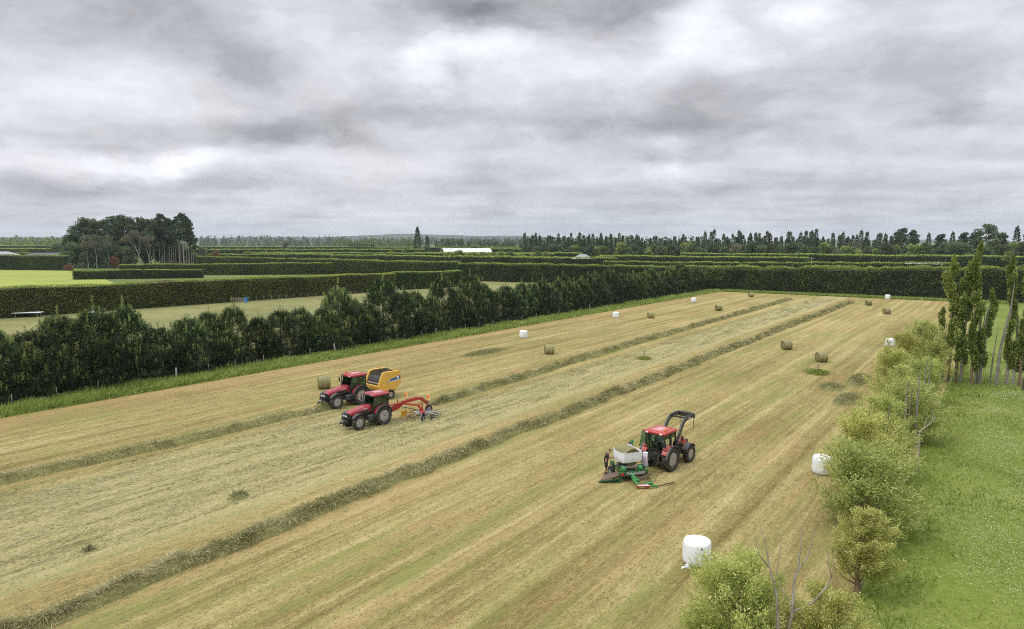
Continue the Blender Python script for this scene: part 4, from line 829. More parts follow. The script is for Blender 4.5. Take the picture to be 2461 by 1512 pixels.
# willows: leaning, wind blown, olive
def willow(seed, h, R, nb=85, per=300, lf=.20, low=.10, wind=-.12):
    """feathery crown: many thin upswept branches set with narrow leaves, ragged outline"""
    rng = np.random.default_rng(seed); K = Kites(); tr = MB().tube([(0, 0, -.15), (.06, 0, h*.3), (-.05, .05, h*.6), (wind*h*.3, 0, h*.9)], [.14, .11, .07, .02], 8)
    for i in range(nb):
        a = rng.uniform(0, 6.28); t = rng.uniform(low+.08, 1.0); w = math.sqrt(max(.04, 1-((t-.46)/.56)**2)); rr = R*w*(.35+.68*rng.uniform()**.5)*(.8+.4*float(vnoise(np.array([[math.cos(a)*1.2, math.sin(a)*1.2, t*3]]), 1., seed)[0]))
        e = np.array([rr*math.cos(a)+wind*t*h*.35, rr*math.sin(a), t*h]); z0 = max(h*.10, t*h-rr*rng.uniform(.7, 1.3)); b0 = np.array([0, 0, z0]); m = int(per*rng.uniform(.6, 1.4)*(.45+.55*rr/R)); u = rng.uniform(.30, 1.04, m)
        mid = (b0+e)/2+np.array([0, 0, -.12*rr]); p = (1-u)[:, None]**2*b0+2*(u*(1-u))[:, None]*mid+(u**2)[:, None]*e
        sg = (.30-.17*u)*R*.42; p = p+rng.normal(size=(m, 3))*sg[:, None]
        d = nrm((e-b0)[None, :]+np.zeros((m, 3)))*.7+Zv*.35+np.array([wind*1.5, 0, 0])+.6*rng.normal(size=(m, 3))
        tint = np.clip(rng.normal(.42, .10)+.22*(u-.6)+rng.normal(0, .17, m), 0, 1); K.add(p, d, rng.uniform(.6, 1.35, m)*lf, rng.uniform(.7, 1.3, m)*lf*.27, tint, rng, None, .10)
        if i % 3 == 0: tr.tube([tuple(b0), tuple(mid), tuple(e)], [.045, .028, .008], 5)
    return K.mesh('willow_crown', M_WILLOW), tr.mesh('willow_trunk')
WV = [willow(431, 5.6, 2.6), willow(432, 5.0, 2.6), willow(433, 6.2, 2.6, 80)]
WN = [willow(441, 4.3, 2.1, 110, 430, .15, .04), willow(442, 4.6, 1.5, 90, 300, .14, .30)]
def at_top(x, ytop, d, h):      # scale so that the crown's top shows in row ytop
    return ztop(ytop, d)/h
WIL = [(1785, 1322, 24.6, WN[0], 2.15, 'bright olive willow cut by the bottom edge, left of the bare dead branches'), (1985, 1395, 24.0, WN[0], 1.6, 'low willow at the bottom right corner, right of the dead branches'),
       (2068, 1212, 29.6, WN[1], 1.55, 'slender young willow standing alone on a thin bare trunk'), (2085, 1045, 36.5, WV[0], 3.0, 'largest round willow, in front of the half hidden white bale'), (2080, 982, 41.5, WV[1], 2.6, 'willow directly behind the largest round willow'), (2128, 985, 44.5, WV[2], 2.4, 'pale willow right behind the largest round willow'),
       (2118, 940, 49, WV[1], 2.3, 'olive willow in the middle of the row with grey dead poles in it'), (2186, 905, 54, WV[0], 3.1, 'wide willow at the right of the row with a white bare branch in front'), (2165, 870, 60, WV[2], 2.7, 'willow near the middle of the row, with bare poles standing in its crown'), (2150, 830, 67, WV[1], 2.6, 'dark low willow in front of the far white bale'),
       (2215, 850, 66, WV[0], 2.6, 'willow at the right side of the row behind the bare poles'), (2170, 790, 73, WV[1], 2.4, 'small willow left of the two tall pale ones at the far end of the row'), (2205, 760, 78, WV[2], 2.7, 'tall pale willow at the far end of the row, left one'), (2240, 770, 77, WV[2], 2.6, 'tall pale willow at the far end of the row, right one by the poplars')]
for i, (x, yt, d, (c, t), rad, lab) in enumerate(WIL):
    z = ztop(yt, d); p = A(x, d, z*.55); p.z = 0; nat = max(v.co.z for v in c.vertices)
    k = z/(nat*.99); base_r = 2.6 if c in (WV[0][0], WV[1][0], WV[2][0]) else (2.1 if c is WN[0][0] else 1.5)
    o = tree('willow_tree', c, t, M_BARK_RED, p, i*1.3, 1.0); o.scale = (rad/base_r, rad/base_r, k); tag(o, lab, 'willow', 'willows along the right edge of the hay field')
# bare branches
d0 = 23.4; b = G(1905, 1700); b = Vector((PX(1880, 1512, d0).x-.1, d0, 0))
dead_tree('dead_tree', [([b]+pxs([(1871, 1530), (1866, 1430), (1850, 1365), (1838, 1300), (1826, 1262)], d0, .1), [.085, .06, .05, .036, .02, .008]), (pxs([(1850, 1365), (1825, 1335), (1815, 1290)], d0+.3, -.1), [.03, .02, .006]), (pxs([(1862, 1400), (1875, 1330), (1880, 1275)], d0+.2, .1), [.02, .014, .005])], b, 'thin bare dead branch standing in the nearest willow, left one', M_BARK_PALE)
b = Vector((PX(1915, 1530, d0+.3).x, d0+.3, 0))
dead_tree('dead_tree', [([b]+pxs([(1890, 1530), (1905, 1470), (1908, 1400), (1920, 1355), (1925, 1300), (1930, 1260)], d0+.3, .05), [.11, .08, .06, .05, .03, .02, .007]), (pxs([(1908, 1470), (1955, 1448), (1985, 1412), (1998, 1388), (1990, 1345), (1988, 1310)], d0+.35, -.08), [.05, .042, .034, .025, .014, .006]), (pxs([(1918, 1372), (1942, 1335), (1952, 1300), (1957, 1270)], d0+.4, .05), [.034, .026, .016, .006]), (pxs([(1998, 1388), (2004, 1360), (2000, 1335)], d0+.1, 0), [.016, .01, .004]), (pxs([(1905, 1455), (1880, 1420), (1868, 1370)], d0+.3, .1), [.025, .017, .006])], b, 'forked bare dead branch with a long right arm in the nearest willows', M_BARK_PALE)
for (x, y0, y1, d, r, lab) in [(2134, 965, 1040, 44, .06, 'single dead pole in the willow behind the largest round one'), (2178, 915, 1005, 51, .08, 'left of three dead poles in the middle of the willow row'), (2187, 925, 1010, 51.3, .06, 'middle of three dead poles in the middle of the willow row'), (2205, 895, 1012, 51.6, .10, 'right and thickest of three dead poles in the middle of the willow row'), (2225, 855, 925, 61, .08, 'dead pole near the far white bale, left of a pair'), (2234, 862, 930, 61.4, .07, 'dead pole near the far white bale, right of a pair')]:
    r *= .75; top = PX(x+6, y0, d); b = Vector((PX(x-2, y1, d).x, d, 0)); dead_tree('dead_pole', [([b, PX(x, (y0+y1)/2, d), top], [r*1.2, r, r*.35])], b, lab, M_BARK_GREY)
b = PX(2212, 1040, 46); b.z = 0
dead_tree('dead_tree', [([b]+pxs([(2210, 1038), (2235, 1018), (2248, 1000)], 46, -.05), [.09, .06, .045, .012]), (pxs([(2222, 1028), (2226, 1010), (2232, 1000)], 46, 0), [.03, .02, .007]), (pxs([(2240, 1012), (2243, 995), (2242, 980)], 45.9, 0), [.03, .02, .006])], b, 'white forked bare branch hanging at the right side of the willow row', M_BARK_PALE)
# ------------------------------------------------------------------ buildings and small things of the plain
M_WHITE = paint('white_sheet', (.75, .76, .78), .45, 0, .15, (.45, .45, .42), .4); M_ROOFG = paint('grey_roofing', (.30, .305, .32), .55, 0, .25, (.20, .19, .18), .3); M_ROOFD = paint('dark_roofing', (.06, .055, .07), .5, 0, .2); M_WALLC = paint('cream_wall', (.48, .44, .37), .8); M_DARKIN = paint('dark_opening', (.02, .022, .02), .8); M_STEEL = paint('dull_steel', (.34, .35, .36), .45, .7, .2); M_TIMBER = bark('old_timber', (.16, .13, .10), (.33, .28, .22))
c = A(1120, 600); r = empty('arched_shelter', c, math.radians(14)); tag(r, 'long low building with a white arched roof on the plain', 'building')
arc = [(math.cos(a)*11, math.sin(a)*4.2) for a in np.linspace(0, PI, 13)]
MB().prism([(y, z+5.3) for y, z in arc]+[(y*.985, z*.97+5.2) for y, z in arc[::-1]], -21, 21, 'X').build('roof', M_WHITE, r)
MB().prism([(10.6, 0), (-10.6, 0)]+[(y*.96, z*.9+5.2) for y, z in arc[::-1]], -20.4, 20.4, 'X').build('wall', M_WALLC, r); MB().prism([(8, 0), (-8, 0)]+[(y*.8, z*.75+5.1) for y, z in arc[::-1]], -20.7, -20.45, 'X').build('opening', M_DARKIN, r)
def hip_house(x, d, L_, Wd, wh, rh, rz, label, rm, name='hip_roofed_house'):
    c = A(x, d); r = empty(name, c, rz); tag(r, label, 'house'); a, b2 = L_/2, Wd/2
    MB().box((0, 0, wh/2), (L_-.8, Wd-.8, wh)).build('wall', M_WALLC, r); q = a-b2
    MB().add([(-a, -b2, wh), (a, -b2, wh), (a, b2, wh), (-a, b2, wh), (-q, 0, wh+rh), (q, 0, wh+rh), (-a, -b2, wh-.25), (a, -b2, wh-.25), (a, b2, wh-.25), (-a, b2, wh-.25)], [(0, 1, 5, 4), (1, 2, 5), (2, 3, 4, 5), (3, 0, 4), (6, 7, 1, 0), (7, 8, 2, 1), (8, 9, 3, 2), (9, 6, 0, 3)]).build('roof', rm, r)
    for k in (-.28, .25): 
        w_ = MB().box((k*L_, -Wd/2+.37, wh*.55), (L_*.16, .08, wh*.38)).build('window', M_DARKIN, r)
    MB().box((.02*L_, -Wd/2+.36, wh*.38), (1.0, .08, wh*.72)).build('door', M_TIMBER, r); return r
hip_house(1400, 418, 13, 9, 4.6, 3.3, .25, 'house with a pale grey hipped roof among bushes before the conifer row', M_ROOFG)
hip_house(8, 455, 19, 11, 6.4, 2.6, .1, 'pale roofed house cut off by the left edge beyond the meadow', M_ROOFG)
hip_house(113, 462, 26, 10, 6.4, 1.7, 0, 'low dark roofed house just left of the old pine stand', M_ROOFD)
hip_house(488, 455, 6, 5, 5.2, 2.2, .3, 'tiny pale house right of the old pine stand', M_WHITE)
c = A(2208, 238); r = empty('farm_shed', c, -ROT*.12+.05); tag(r, 'long grey roofed farm shed behind the hedge at the right', 'shed')
MB().add([(-6.5, -4, 7.4), (6.5, -4, 7.4), (6.5, 4, 7.4), (-6.5, 4, 7.4), (-3.0, 0, 8.6), (6.5, 0, 8.75)], [(0, 1, 5, 4), (2, 3, 4, 5), (3, 0, 4), (1, 2, 5), (0, 3, 2, 1)]).build('roof', M_ROOFG, r); MB().box((0, 0, 3.65), (12, 7.2, 7.3)).build('wall', M_WALLC, r); MB().box((1.5, -3.62, 1.9), (3.5, .08, 3.8)).build('door', M_STEEL, r)
def power_pole(x, d, ytop, label):
    c = A(x, d); zt = ztop(ytop, d); r = empty('power_pole', c); tag(r, label, 'power pole'); MB().lathe([(0, .17), (zt, .11)], (0, 0, 0), 'Z', 10).build('pole', M_POST_P, r); MB().box((0, 0, zt-.5), (2.0, .12, .14)).build('crossarm', M_TIMBER, r)
    ins = MB()
    for k in (-.85, -.35, .35, .85): ins.lathe([(zt-.43, .04), (zt-.25, .06), (zt-.22, .02)], (k, 0, 0), 'Z', 8)
    ins.build('insulator', M_WHITE, r); return c+Vector((0, 0, zt-.3))
t1 = power_pole(1948, 262, 618, 'pale power pole with a crossarm behind the far hedge'); t2 = A(2520, 232); t2.z = t1.z-.4; t0 = A(1300, 330); t0.z = t1.z
def wire_run(a, b2, sag): return [a.lerp(b2, t)-Vector((0, 0, sag*4*t*(1-t))) for t in np.linspace(0, 1, 13)]
wr = MB(); 
for k in (-.85, .85): wr.tube(wire_run(t0+Vector((k, 0, 0)), t1+Vector((k, 0, 0)), 1.0), .018, 4); wr.tube(wire_run(t1+Vector((k, 0, 0)), t2+Vector((k, 0, 0)), .8), .018, 4)
tag(wr.build('power_line', M_DARKIN), 'pair of thin sagging power wires at the pale power pole', 'power line')
power_pole(641, 500, 603, 'small power pole on the plain below the brownish domed tree'); power_pole(702, 470, 600, 'small power pole on the plain right of the domed tree')
# things in the left pasture
c = G(68, 762); r = empty('flat_deck_trailer', c, .25); tag(r, 'long flat white deck on short legs in the left pasture behind the pines', 'trailer'); MB().box((0, 0, .95), (5.2, 2.2, .12), 0, 0, .03).build('deck', M_WHITE, r)
for k in (-1, 1):
    for j in (-1, 1): MB().box((k*2.0, j*.8, .445), (.12, .12, .89)).build('leg', M_STEEL, r)
c = G(146, 753); r = empty('flat_deck_trailer', c, .2); tag(r, 'short white deck half hidden behind a tall pine, right of the long one', 'trailer'); MB().box((0, 0, .8), (2.6, 1.4, .12), 0, 0, .03).build('deck', M_WHITE, r)
for k in (-1, 1): MB().box((k*.9, 0, .37), (.12, .9, .74)).build('leg', M_STEEL, r)
c = G(221, 770); r = empty('water_tank', c); tag(r, 'white plastic tank with a blue side seen between the pines', 'tank'); MB().lathe([(0, .75), (.1, .8), (1.5, .8), (1.75, .6), (1.82, .2), (1.95, .2), (1.95, 0)], (0, 0, 0), 'Z', 20).build('body', M_WHITE, r); M_BLUE = paint('blue_paint', (.05, .20, .48), .5); MB().box((.45, -.55, .8), (.7, .5, 1.5), .6, 0, .04).build('blue_panel', M_BLUE, r)
c = G(572, 727); r = empty('stock_yard', c, -.45); tag(r, 'small stock yard of pale rails with a blue panel in front of the long hedge', 'stock yard')
for k in range(7): MB().box((-3.3+k*.9, 0, .65), (.12, .12, 1.3)).build('post', M_POST_P, r)
for z in (.35, .7, 1.05): MB().box((-.6, -.085, z), (5.6, .05, .14)).build('rail', M_TIMBER, r)
MB().box((2.9, -.05, .75), (1.1, .06, 1.4)).build('panel', M_BLUE, r)
c = G(946, 704); r = empty('field_gate', c, .35); tag(r, 'pale wooden gate where the long hedge meets the darker hedge', 'gate')
for z in (.3, .6, .9, 1.15): MB().box((0, 0, z), (3.4, .05, .10)).build('rail', M_POST_P, r)
for x in (-1.75, 1.75): MB().box((x, 0, .7), (.16, .16, 1.4)).build('post', M_POST_P, r)
f = empty('post_fence', G(300, 740)); tag(f, 'sparse low fence of thin posts along the foot of the long hedge', 'fence'); p0, p1 = G(300, 740), G(915, 706)
for k in range(34): link('post', postm, None, f, (p1-p0)*(k/33.0))
for z in (.5, .95): MB().tube([(0, .0, z), (p1-p0)+Vector((0, 0, z))], .012, 4).build('wire', M_WIRE, f)
f = empty('paddock_fence', W(S_FAR+4.8, 6)); tag(f, 'thin post fence at the foot of the high hedge behind the poplars', 'fence')
for k in range(22): link('post', postm, None, f, ND*(k*4.0))
for z in (.5, .95): MB().tube([(0, 0, z), ND*84+Vector((0, 0, z))], .012, 4).build('wire', M_WIRE, f)
for k, (x, y, lab) in enumerate([(2262, 922, 'dark short post beside the willows at the left end of the poplar row'), (2459, 938, 'dark post at the right edge under the poplars')]):
    tag(link('dark_post', MB().lathe([(0, .14), (1.35, .13), (1.4, .06)], (0, 0, 0), 'Z', 8).mesh('dark_post'), M_BARK, None, G(x, y)), lab, 'post')
c = A(170, 366); tag(link('brush_heap', round_tree(395, 2.6, 3.4, 240, .4, M_RED, 8, .1), None, None, c), 'reddish brown brush heap at the left foot of the old pines', 'brush heap')
# ------------------------------------------------------------------ bales
def hay_bale_mat():
    m, nt, bs = newmat('net_wrapped_hay'); oc = objco(nt)      # axis of the bale is local X
    sp = nt.nodes.new('ShaderNodeSeparateXYZ'); L(nt, oc, sp.inputs[0])
    ring = noise(nt, mapping(nt, oc, (9, .6, .6)), 1.6, 4, .65); f = noise(nt, mapping(nt, oc, (6, 2, 2)), 5, 5, .7)
    rr = nt.nodes.new('ShaderNodeVectorMath'); rr.operation = 'LENGTH'; L(nt, mapping(nt, oc, (0, 1, 1)), rr.inputs[0])
    endr = noise(nt, mapping(nt, rr.outputs['Value'], (26, 1, 1)), 1, 3, .6)
    oi = nt.nodes.new('ShaderNodeObjectInfo')
    side = ramp(nt, math_n(nt, 'MULTIPLY_ADD', f, .5, math_n(nt, 'MULTIPLY', ring, .55)), [(.30, (.09, .085, .032)), (.45, (.19, .175, .075)), (.58, (.30, .275, .14)), (.72, (.46, .45, .32))])
    end = ramp(nt, math_n(nt, 'MULTIPLY_ADD', endr, .5, math_n(nt, 'MULTIPLY', noise(nt, oc, 9, 4, .7), .5)), [(.32, (.075, .065, .022)), (.5, (.17, .145, .055)), (.68, (.29, .25, .11))])
    c = mix(nt, math_n(nt, 'GREATER_THAN', math_n(nt, 'ABSOLUTE', sp.outputs[0]), .588), side, end)
    hs = nt.nodes.new('ShaderNodeHueSaturation'); L(nt, c, hs.inputs['Color']); L(nt, mapr(nt, oi.outputs['Random'], 0, 1, .85, 1.15), hs.inputs['Value']); L(nt, hs.outputs[0], bs.inputs['Base Color'])
    bs.inputs['Roughness'].default_value = .85; bs.inputs['Specular IOR Level'].default_value = .2; bump(nt, bs, f, .7, .05); return m
M_BALE = hay_bale_mat()
def bale_mesh(seed, R=.68, hw=.61):
    rng = random.Random(seed); m = MB(); n = 40; rings = []
    prof = [(-hw+.05, .15), (-hw+.02, R*.6), (-hw, R*.86), (-hw+.03, R*.97), (-hw+.10, R), (-hw*.5, R*1.005), (-.12, R*.99), (.1, R*1.01), (hw*.5, R), (hw-.10, R), (hw-.03, R*.97), (hw, R*.86), (hw-.02, R*.6), (hw-.05, .15)]
    for t, r in prof:
        rg = []
        for j in range(n):
            a = 2*PI*j/n; q = r*(1+.012*math.sin(3*a+seed)+.012*rng.uniform(-1, 1)); y, z = q*math.cos(a), q*math.sin(a)
            z = max(z, -R+.035)*(1-.02*(1 if z < 0 else 0)); rg.append((t+rng.uniform(-.008, .008), y, z+R-.035))
        rings.append(rg)
    m.loft(rings, True, True); me = m.mesh('hay_bale', 60); me.materials.append(M_BALE)
    return me
BM = [bale_mesh(i) for i in range(3)]
def loose_ends(seed, R=.68, hw=.61):
    rng = np.random.default_rng(seed); n = 420; sg = np.where(rng.uniform(size=n) < .5, -1, 1.); a = rng.uniform(0, 6.28, n); r = R*np.sqrt(rng.uniform(0, 1, n))
    k = Kites(); k.add(np.stack([sg*(hw-.02), r*np.cos(a), r*np.sin(a)+R-.03], 1), np.stack([sg*.7, 0*a, 0*a], 1)+.7*rng.normal(size=(n, 3)), rng.uniform(.05, .14, n), .018, np.clip(rng.normal(.4, .2, n), 0, 1), rng)
    a = rng.uniform(0, 6.28, 300); k.add(np.stack([rng.uniform(-hw, hw, 300), R*np.cos(a), R*np.sin(a)+R-.03], 1), rng.normal(size=(300, 3)), .10, .015, np.clip(rng.normal(.5, .2, 300), 0, 1), rng); return k.mesh('loose_hay', M_HAY)
LE = loose_ends(3)
def bale(x, y, ang, i, lab):
    o = link('hay_bale', BM[i % 3], None, None, G(x, y), (0, 0, ang)); tag(o, lab, 'hay bale', 'unwrapped round hay bales'); o.scale = (RNG.uniform(.96, 1.03),)*3
    link('loose_hay', LE, None, o)
bale(779, 934, ROT-.95+.35, 0, 'unwrapped round hay bale just left of the tractor with the yellow baler'); bale(1320, 851, .18, 1, 'unwrapped round hay bale below and right of the single white bale by the pines'); bale(1564, 765, .1, 2, 'unwrapped round hay bale right of the white bale beside the shelterbelt')
bale(1727, 747, .2, 0, 'unwrapped round hay bale below the far left corner of the field'); bale(1805, 714, .1, 1, 'unwrapped round hay bale nearest to the far left corner of the field'); bale(1890, 840, .15, 2, 'unwrapped round hay bale between the thickest windrow and the bale behind the grass clump')
bale(1974, 870, .05, 0, 'unwrapped round hay bale directly behind the round grass clump with a post'); bale(2087, 734, .1, 1, 'unwrapped round hay bale left of and below the far white bale at the hedge'); bale(2131, 755, .12, 2, 'unwrapped round hay bale nearest to the poplars at the right end')
def film_mat():
    m, nt, bs = newmat('white_bale_film'); oc = objco(nt); f = noise(nt, mapping(nt, oc, (1, 1, 2.2)), 5, 5, .65, .5)
    L(nt, ramp(nt, f, [(.3, (.66, .70, .74)), (.5, (.80, .82, .85)), (.7, (.86, .87, .89))]), bs.inputs['Base Color']); bs.inputs['Roughness'].default_value = .38; bs.inputs['Specular IOR Level'].default_value = .4
    w = noise(nt, mapping(nt, oc, (1.2, 1.2, 3.2), (.3, .2, 0)), 4.5, 6, .7, 1.2); bump(nt, bs, w, .4, .05); return m
M_FILM = film_mat()
def wrapped_mesh(seed, R=.69, h=1.24):
    rng = random.Random(seed); rings = []; n = 44
    for z, q in [(0, .12), (.0, .70), (.03, .88), (.12, .985), (.35, 1.01), (.7, 1.0), (1.0, .985), (1.12, .955), (1.19, .88), (1.225, .70), (1.235, .4), (1.235, .05)]:
        rg = []
        for j in range(n):
            a = 2*PI*j/n; r = R*q*(1+.016*math.sin(2*a+seed)+.009*math.sin(5*a+z*6+seed*2)+.006*rng.uniform(-1, 1)); rg.append((r*math.cos(a), r*math.sin(a), z*h/1.235+(.012*math.sin(3*a+seed) if z > 1 else 0)))
        rings.append(rg)
    me = MB().loft(rings, True, True).mesh('wrapped_bale', 70); me.materials.append(M_FILM); return me
WM = [wrapped_mesh(i+1) for i in range(3)]
def wbale(x, y, i, lab, sc=1.0):
    o = link('wrapped_bale', WM[i % 3], None, None, G(x, y), (0, 0, i*1.1)); o.scale = (sc,)*3; tag(o, lab, 'wrapped bale', 'bales wrapped in white film'); return o
wb = wbale(1674, 1352, 0, 'white wrapped bale nearest to the camera, with a loose film tail and a dark hole')
tl = MB(); q = [(-.46, -.50), (-.60, -.58), (-.78, -.62), (-.90, -.72), (-.95, -.68), (-.84, -.52), (-.66, -.42), (-.5, -.36)]
tl.prism(q, .01, .05, 'Z'); tl.prism([(-.5, -.45), (-.72, -.56), (-.70, -.48), (-.52, -.38)], .05, .13, 'Z'); tl.build('film_tail', M_FILM, wb)
dirn = (Vector((0, 0, 0))-wb.location); dirn.z = 0; dirn.normalize(); a = math.atan2(dirn.y, dirn.x)-wb.rotation_euler.z+.36
dk = MB().lathe([(-.004, 0.001), (-.002, .045), (.004, .04), (.006, .001)], (0, 0, 0), 'X', 12); ho = dk.build('hole', M_DARKIN, wb, loc=(math.cos(a)*.69, math.sin(a)*.69, 1.0), rot=(0, 0, a)); ho.scale = (1, .8, 1.3)
wbale(1976, 1137, 1, 'white wrapped bale half hidden behind the largest willow'); wbale(1258, 812, 2, 'single white wrapped bale beside the scattered brown hay near the middle of the shelterbelt'); wbale(1480, 764, 0, 'white wrapped bale beside the shelterbelt, just left of an unwrapped bale')
wbale(1667, 727, 1, 'white wrapped bale near the far left corner, between shelterbelt and two unwrapped bales'); wbale(2133, 719, 2, 'white wrapped bale at the foot of the far hedge on the right'); wbale(2138, 833, 0, 'white wrapped bale whose foot is hidden by the dark low willow')
# ------------------------------------------------------------------ machine materials
M_RED_P = paint('red_paint', (.34, .018, .034), .36, 0, .42, (.30, .12, .085), 1.8, .25); M_RED_O = paint('orange_red_paint', (.42, .035, .030), .38, 0, .40, (.34, .15, .10), 1.8, .2); M_RED_R = paint('dark_red_paint', (.36, .018, .020), .4, 0, .25, (.25, .12, .08), 2.0)
M_BLACK = paint('black_paint', (.018, .018, .020), .5, 0, .45, (.10, .085, .06), 3); M_DGREY = paint('charcoal_plastic', (.045, .047, .052), .5, 0, .3, (.13, .12, .10), 3); M_RUBBER = paint('tyre_rubber', (.022, .021, .021), .75, 0, .65, (.13, .105, .075), 4); M_RIM = paint('silver_rim', (.36, .35, .34), .5, .1, .65, (.20, .16, .11), 3)
M_LAMP = paint('lamp_glass', (.72, .74, .76), .12, 0, .05); M_GLASS = glass_mat('tinted_cab_glass', (.50, .70, .60)); M_SEAT = paint('seat_fabric', (.02, .022, .025), .8); M_ORANGE = paint('orange_lens', (.75, .20, .03), .25, 0, .05); M_LETTER = paint('white_lettering', (.78, .78, .78), .5, 0, .05); M_LETTER_R = paint('red_lettering', (.55, .01, .08), .5, 0, .05); M_LETTER_B = paint('black_lettering', (.02, .02, .03), .5, 0, .0)
M_YEL = paint('yellow_paint', (.74, .43, .075), .4, 0, .28, (.42, .25, .07), 1.4, .15); M_BLUEDEC = paint('blue_decal', (.012, .10, .36), .4, 0, .1); M_GREEN = paint('green_paint', (.028, .21, .055), .4, 0, .35, (.12, .13, .07), 2.5, .1); M_RUST = paint('worn_brown_steel', (.13, .085, .06), .65, .2, .5, (.22, .15, .10), 4); M_GALV = paint('bright_tine_steel', (.42, .42, .44), .35, .7, .2); M_BELT = paint('pale_belting', (.34, .30, .25), .7, 0, .4); M_FLUO = paint('orange_panel', (.85, .20, .03), .5, 0, .05); M_PALEY = paint('pale_yellow_panel', (.75, .70, .32), .5, 0, .05); M_CARD = paint('lilac_white_card', (.70, .67, .76), .6, 0, .12, (.5, .46, .48)); M_YPLAS = paint('yellow_curtain', (.62, .33, .02), .5, 0, .3, (.3, .22, .06))
TYRE = {}
def tyre_meshes(R, w, rr, lugs):
    key = (R, w, rr)
    if key in TYRE: return TYRE[key]
    m = MB(); h = w/2; b = R-.045
    m.lathe([(-h*.72, rr), (-h*.92, rr+.05), (-h, (rr+b)/2), (-h*.95, b-.03), (-h*.7, b), (0, b+.01), (h*.7, b), (h*.95, b-.03), (h, (rr+b)/2), (h*.92, rr+.05), (h*.72, rr)], (0, 0, 0), 'Y', 44, True)
    for i in range(lugs):
        for sg in (1, -1):
            a0 = 2*PI*(i+(.5 if sg > 0 else 0))/lugs; sweep = -.30*1.0; da = .062*.84/R; vs = []
            for (y, a, ro) in ((-.02*sg, 0, R), (h*.55*sg, .6, R), (h*.98*sg, 1.0, R-.03)):
                for k in (-1, 1):
                    for r in (b-.03, ro):
                        an = a0+sweep*a+k*da; vs.append((r*math.cos(an), y, r*math.sin(an)))
            fs = []
            for k in (0, 4): fs += [(k, k+1, k+5, k+4), (k+2, k+6, k+7, k+3), (k+1, k+3, k+7, k+5), (k, k+4, k+6, k+2)]
            fs += [(0, 2, 3, 1), (8, 9, 11, 10)]; m.add(vs, fs)
    ty = m.mesh('tyre'); ty.materials.append(M_RUBBER)
    r = MB().lathe([(h*.72, rr*.99), (h*.66, rr*.93), (h*.40, rr*.88), (h*.22, rr*.74), (h*.26, rr*.42), (h*.34, rr*.36), (h*.42, rr*.30), (h*.62, rr*.28), (h*.66, .02)], (0, 0, 0), 'Y', 36)
    r.lathe([(-h*.72, rr*.99), (-h*.5, rr*.9), (h*.1, rr*.85), (h*.12, .03)], (0, 0, 0), 'Y', 28)
    ri = r.mesh('rim'); ri.materials.append(M_RIM)
    hb = MB().lathe([(h*.64, rr*.2), (h*.70, rr*.19), (h*.74, .01)], (0, 0, 0), 'Y', 16)
    for j in range(8): hb.lathe([(h*.30, .022), (h*.40, .02), (h*.42, .003)], (rr*.55*math.cos(j*PI/4), 0, rr*.55*math.sin(j*PI/4)), 'Y', 6)
    hm = hb.mesh('hub'); hm.materials.append(M_BLACK); TYRE[key] = (ty, ri, hm); return TYRE[key]
def wheel(parent, c, R, w, rr, lugs=20, side=1, steer=0.0, spin=0.0):
    ty, ri, hm = tyre_meshes(R, w, rr, lugs); o = empty('wheel', c); o.parent = parent; o.rotation_euler = (0, spin*(1 if side > 0 else -1), (0 if side > 0 else PI)+steer)
    for nm, me in (('tyre', ty), ('rim', ri), ('hub', hm)): link(nm, me, None, o)
    return o
# ------------------------------------------------------------------ tractor (X forward, Y left)
def arc_fender(m, cx, cz, r0, r1, a0, a1, y0, y1, n=14):
    poly = [(cx+r1*math.cos(a0+(a1-a0)*i/n), cz+r1*math.sin(a0+(a1-a0)*i/n)) for i in range(n+1)]+[(cx+r0*math.cos(a1-(a1-a0)*i/n), cz+r0*math.sin(a1-(a1-a0)*i/n)) for i in range(n+1)]
    # strips, so that the concave outline stays clean
    k = n+1
    for i in range(n):
        a, b, c, d = poly[i], poly[i+1], poly[2*k-2-i], poly[2*k-1-i]; m.prism([a, b, c, d], y0, y1)
    return m
def quad_pane(name, pts, parent, th=.012):
    p = [Vector(q) for q in pts]; n = (p[1]-p[0]).cross(p[2]-p[0]).normalized()*th
    k = len(p); return MB().add(p+[q+n for q in p], [tuple(range(k)), tuple(range(2*k-1, k-1, -1))]+[(i, i+k, (i+1) % k+k, (i+1) % k) for i in range(k)]).build(name, M_GLASS, parent)
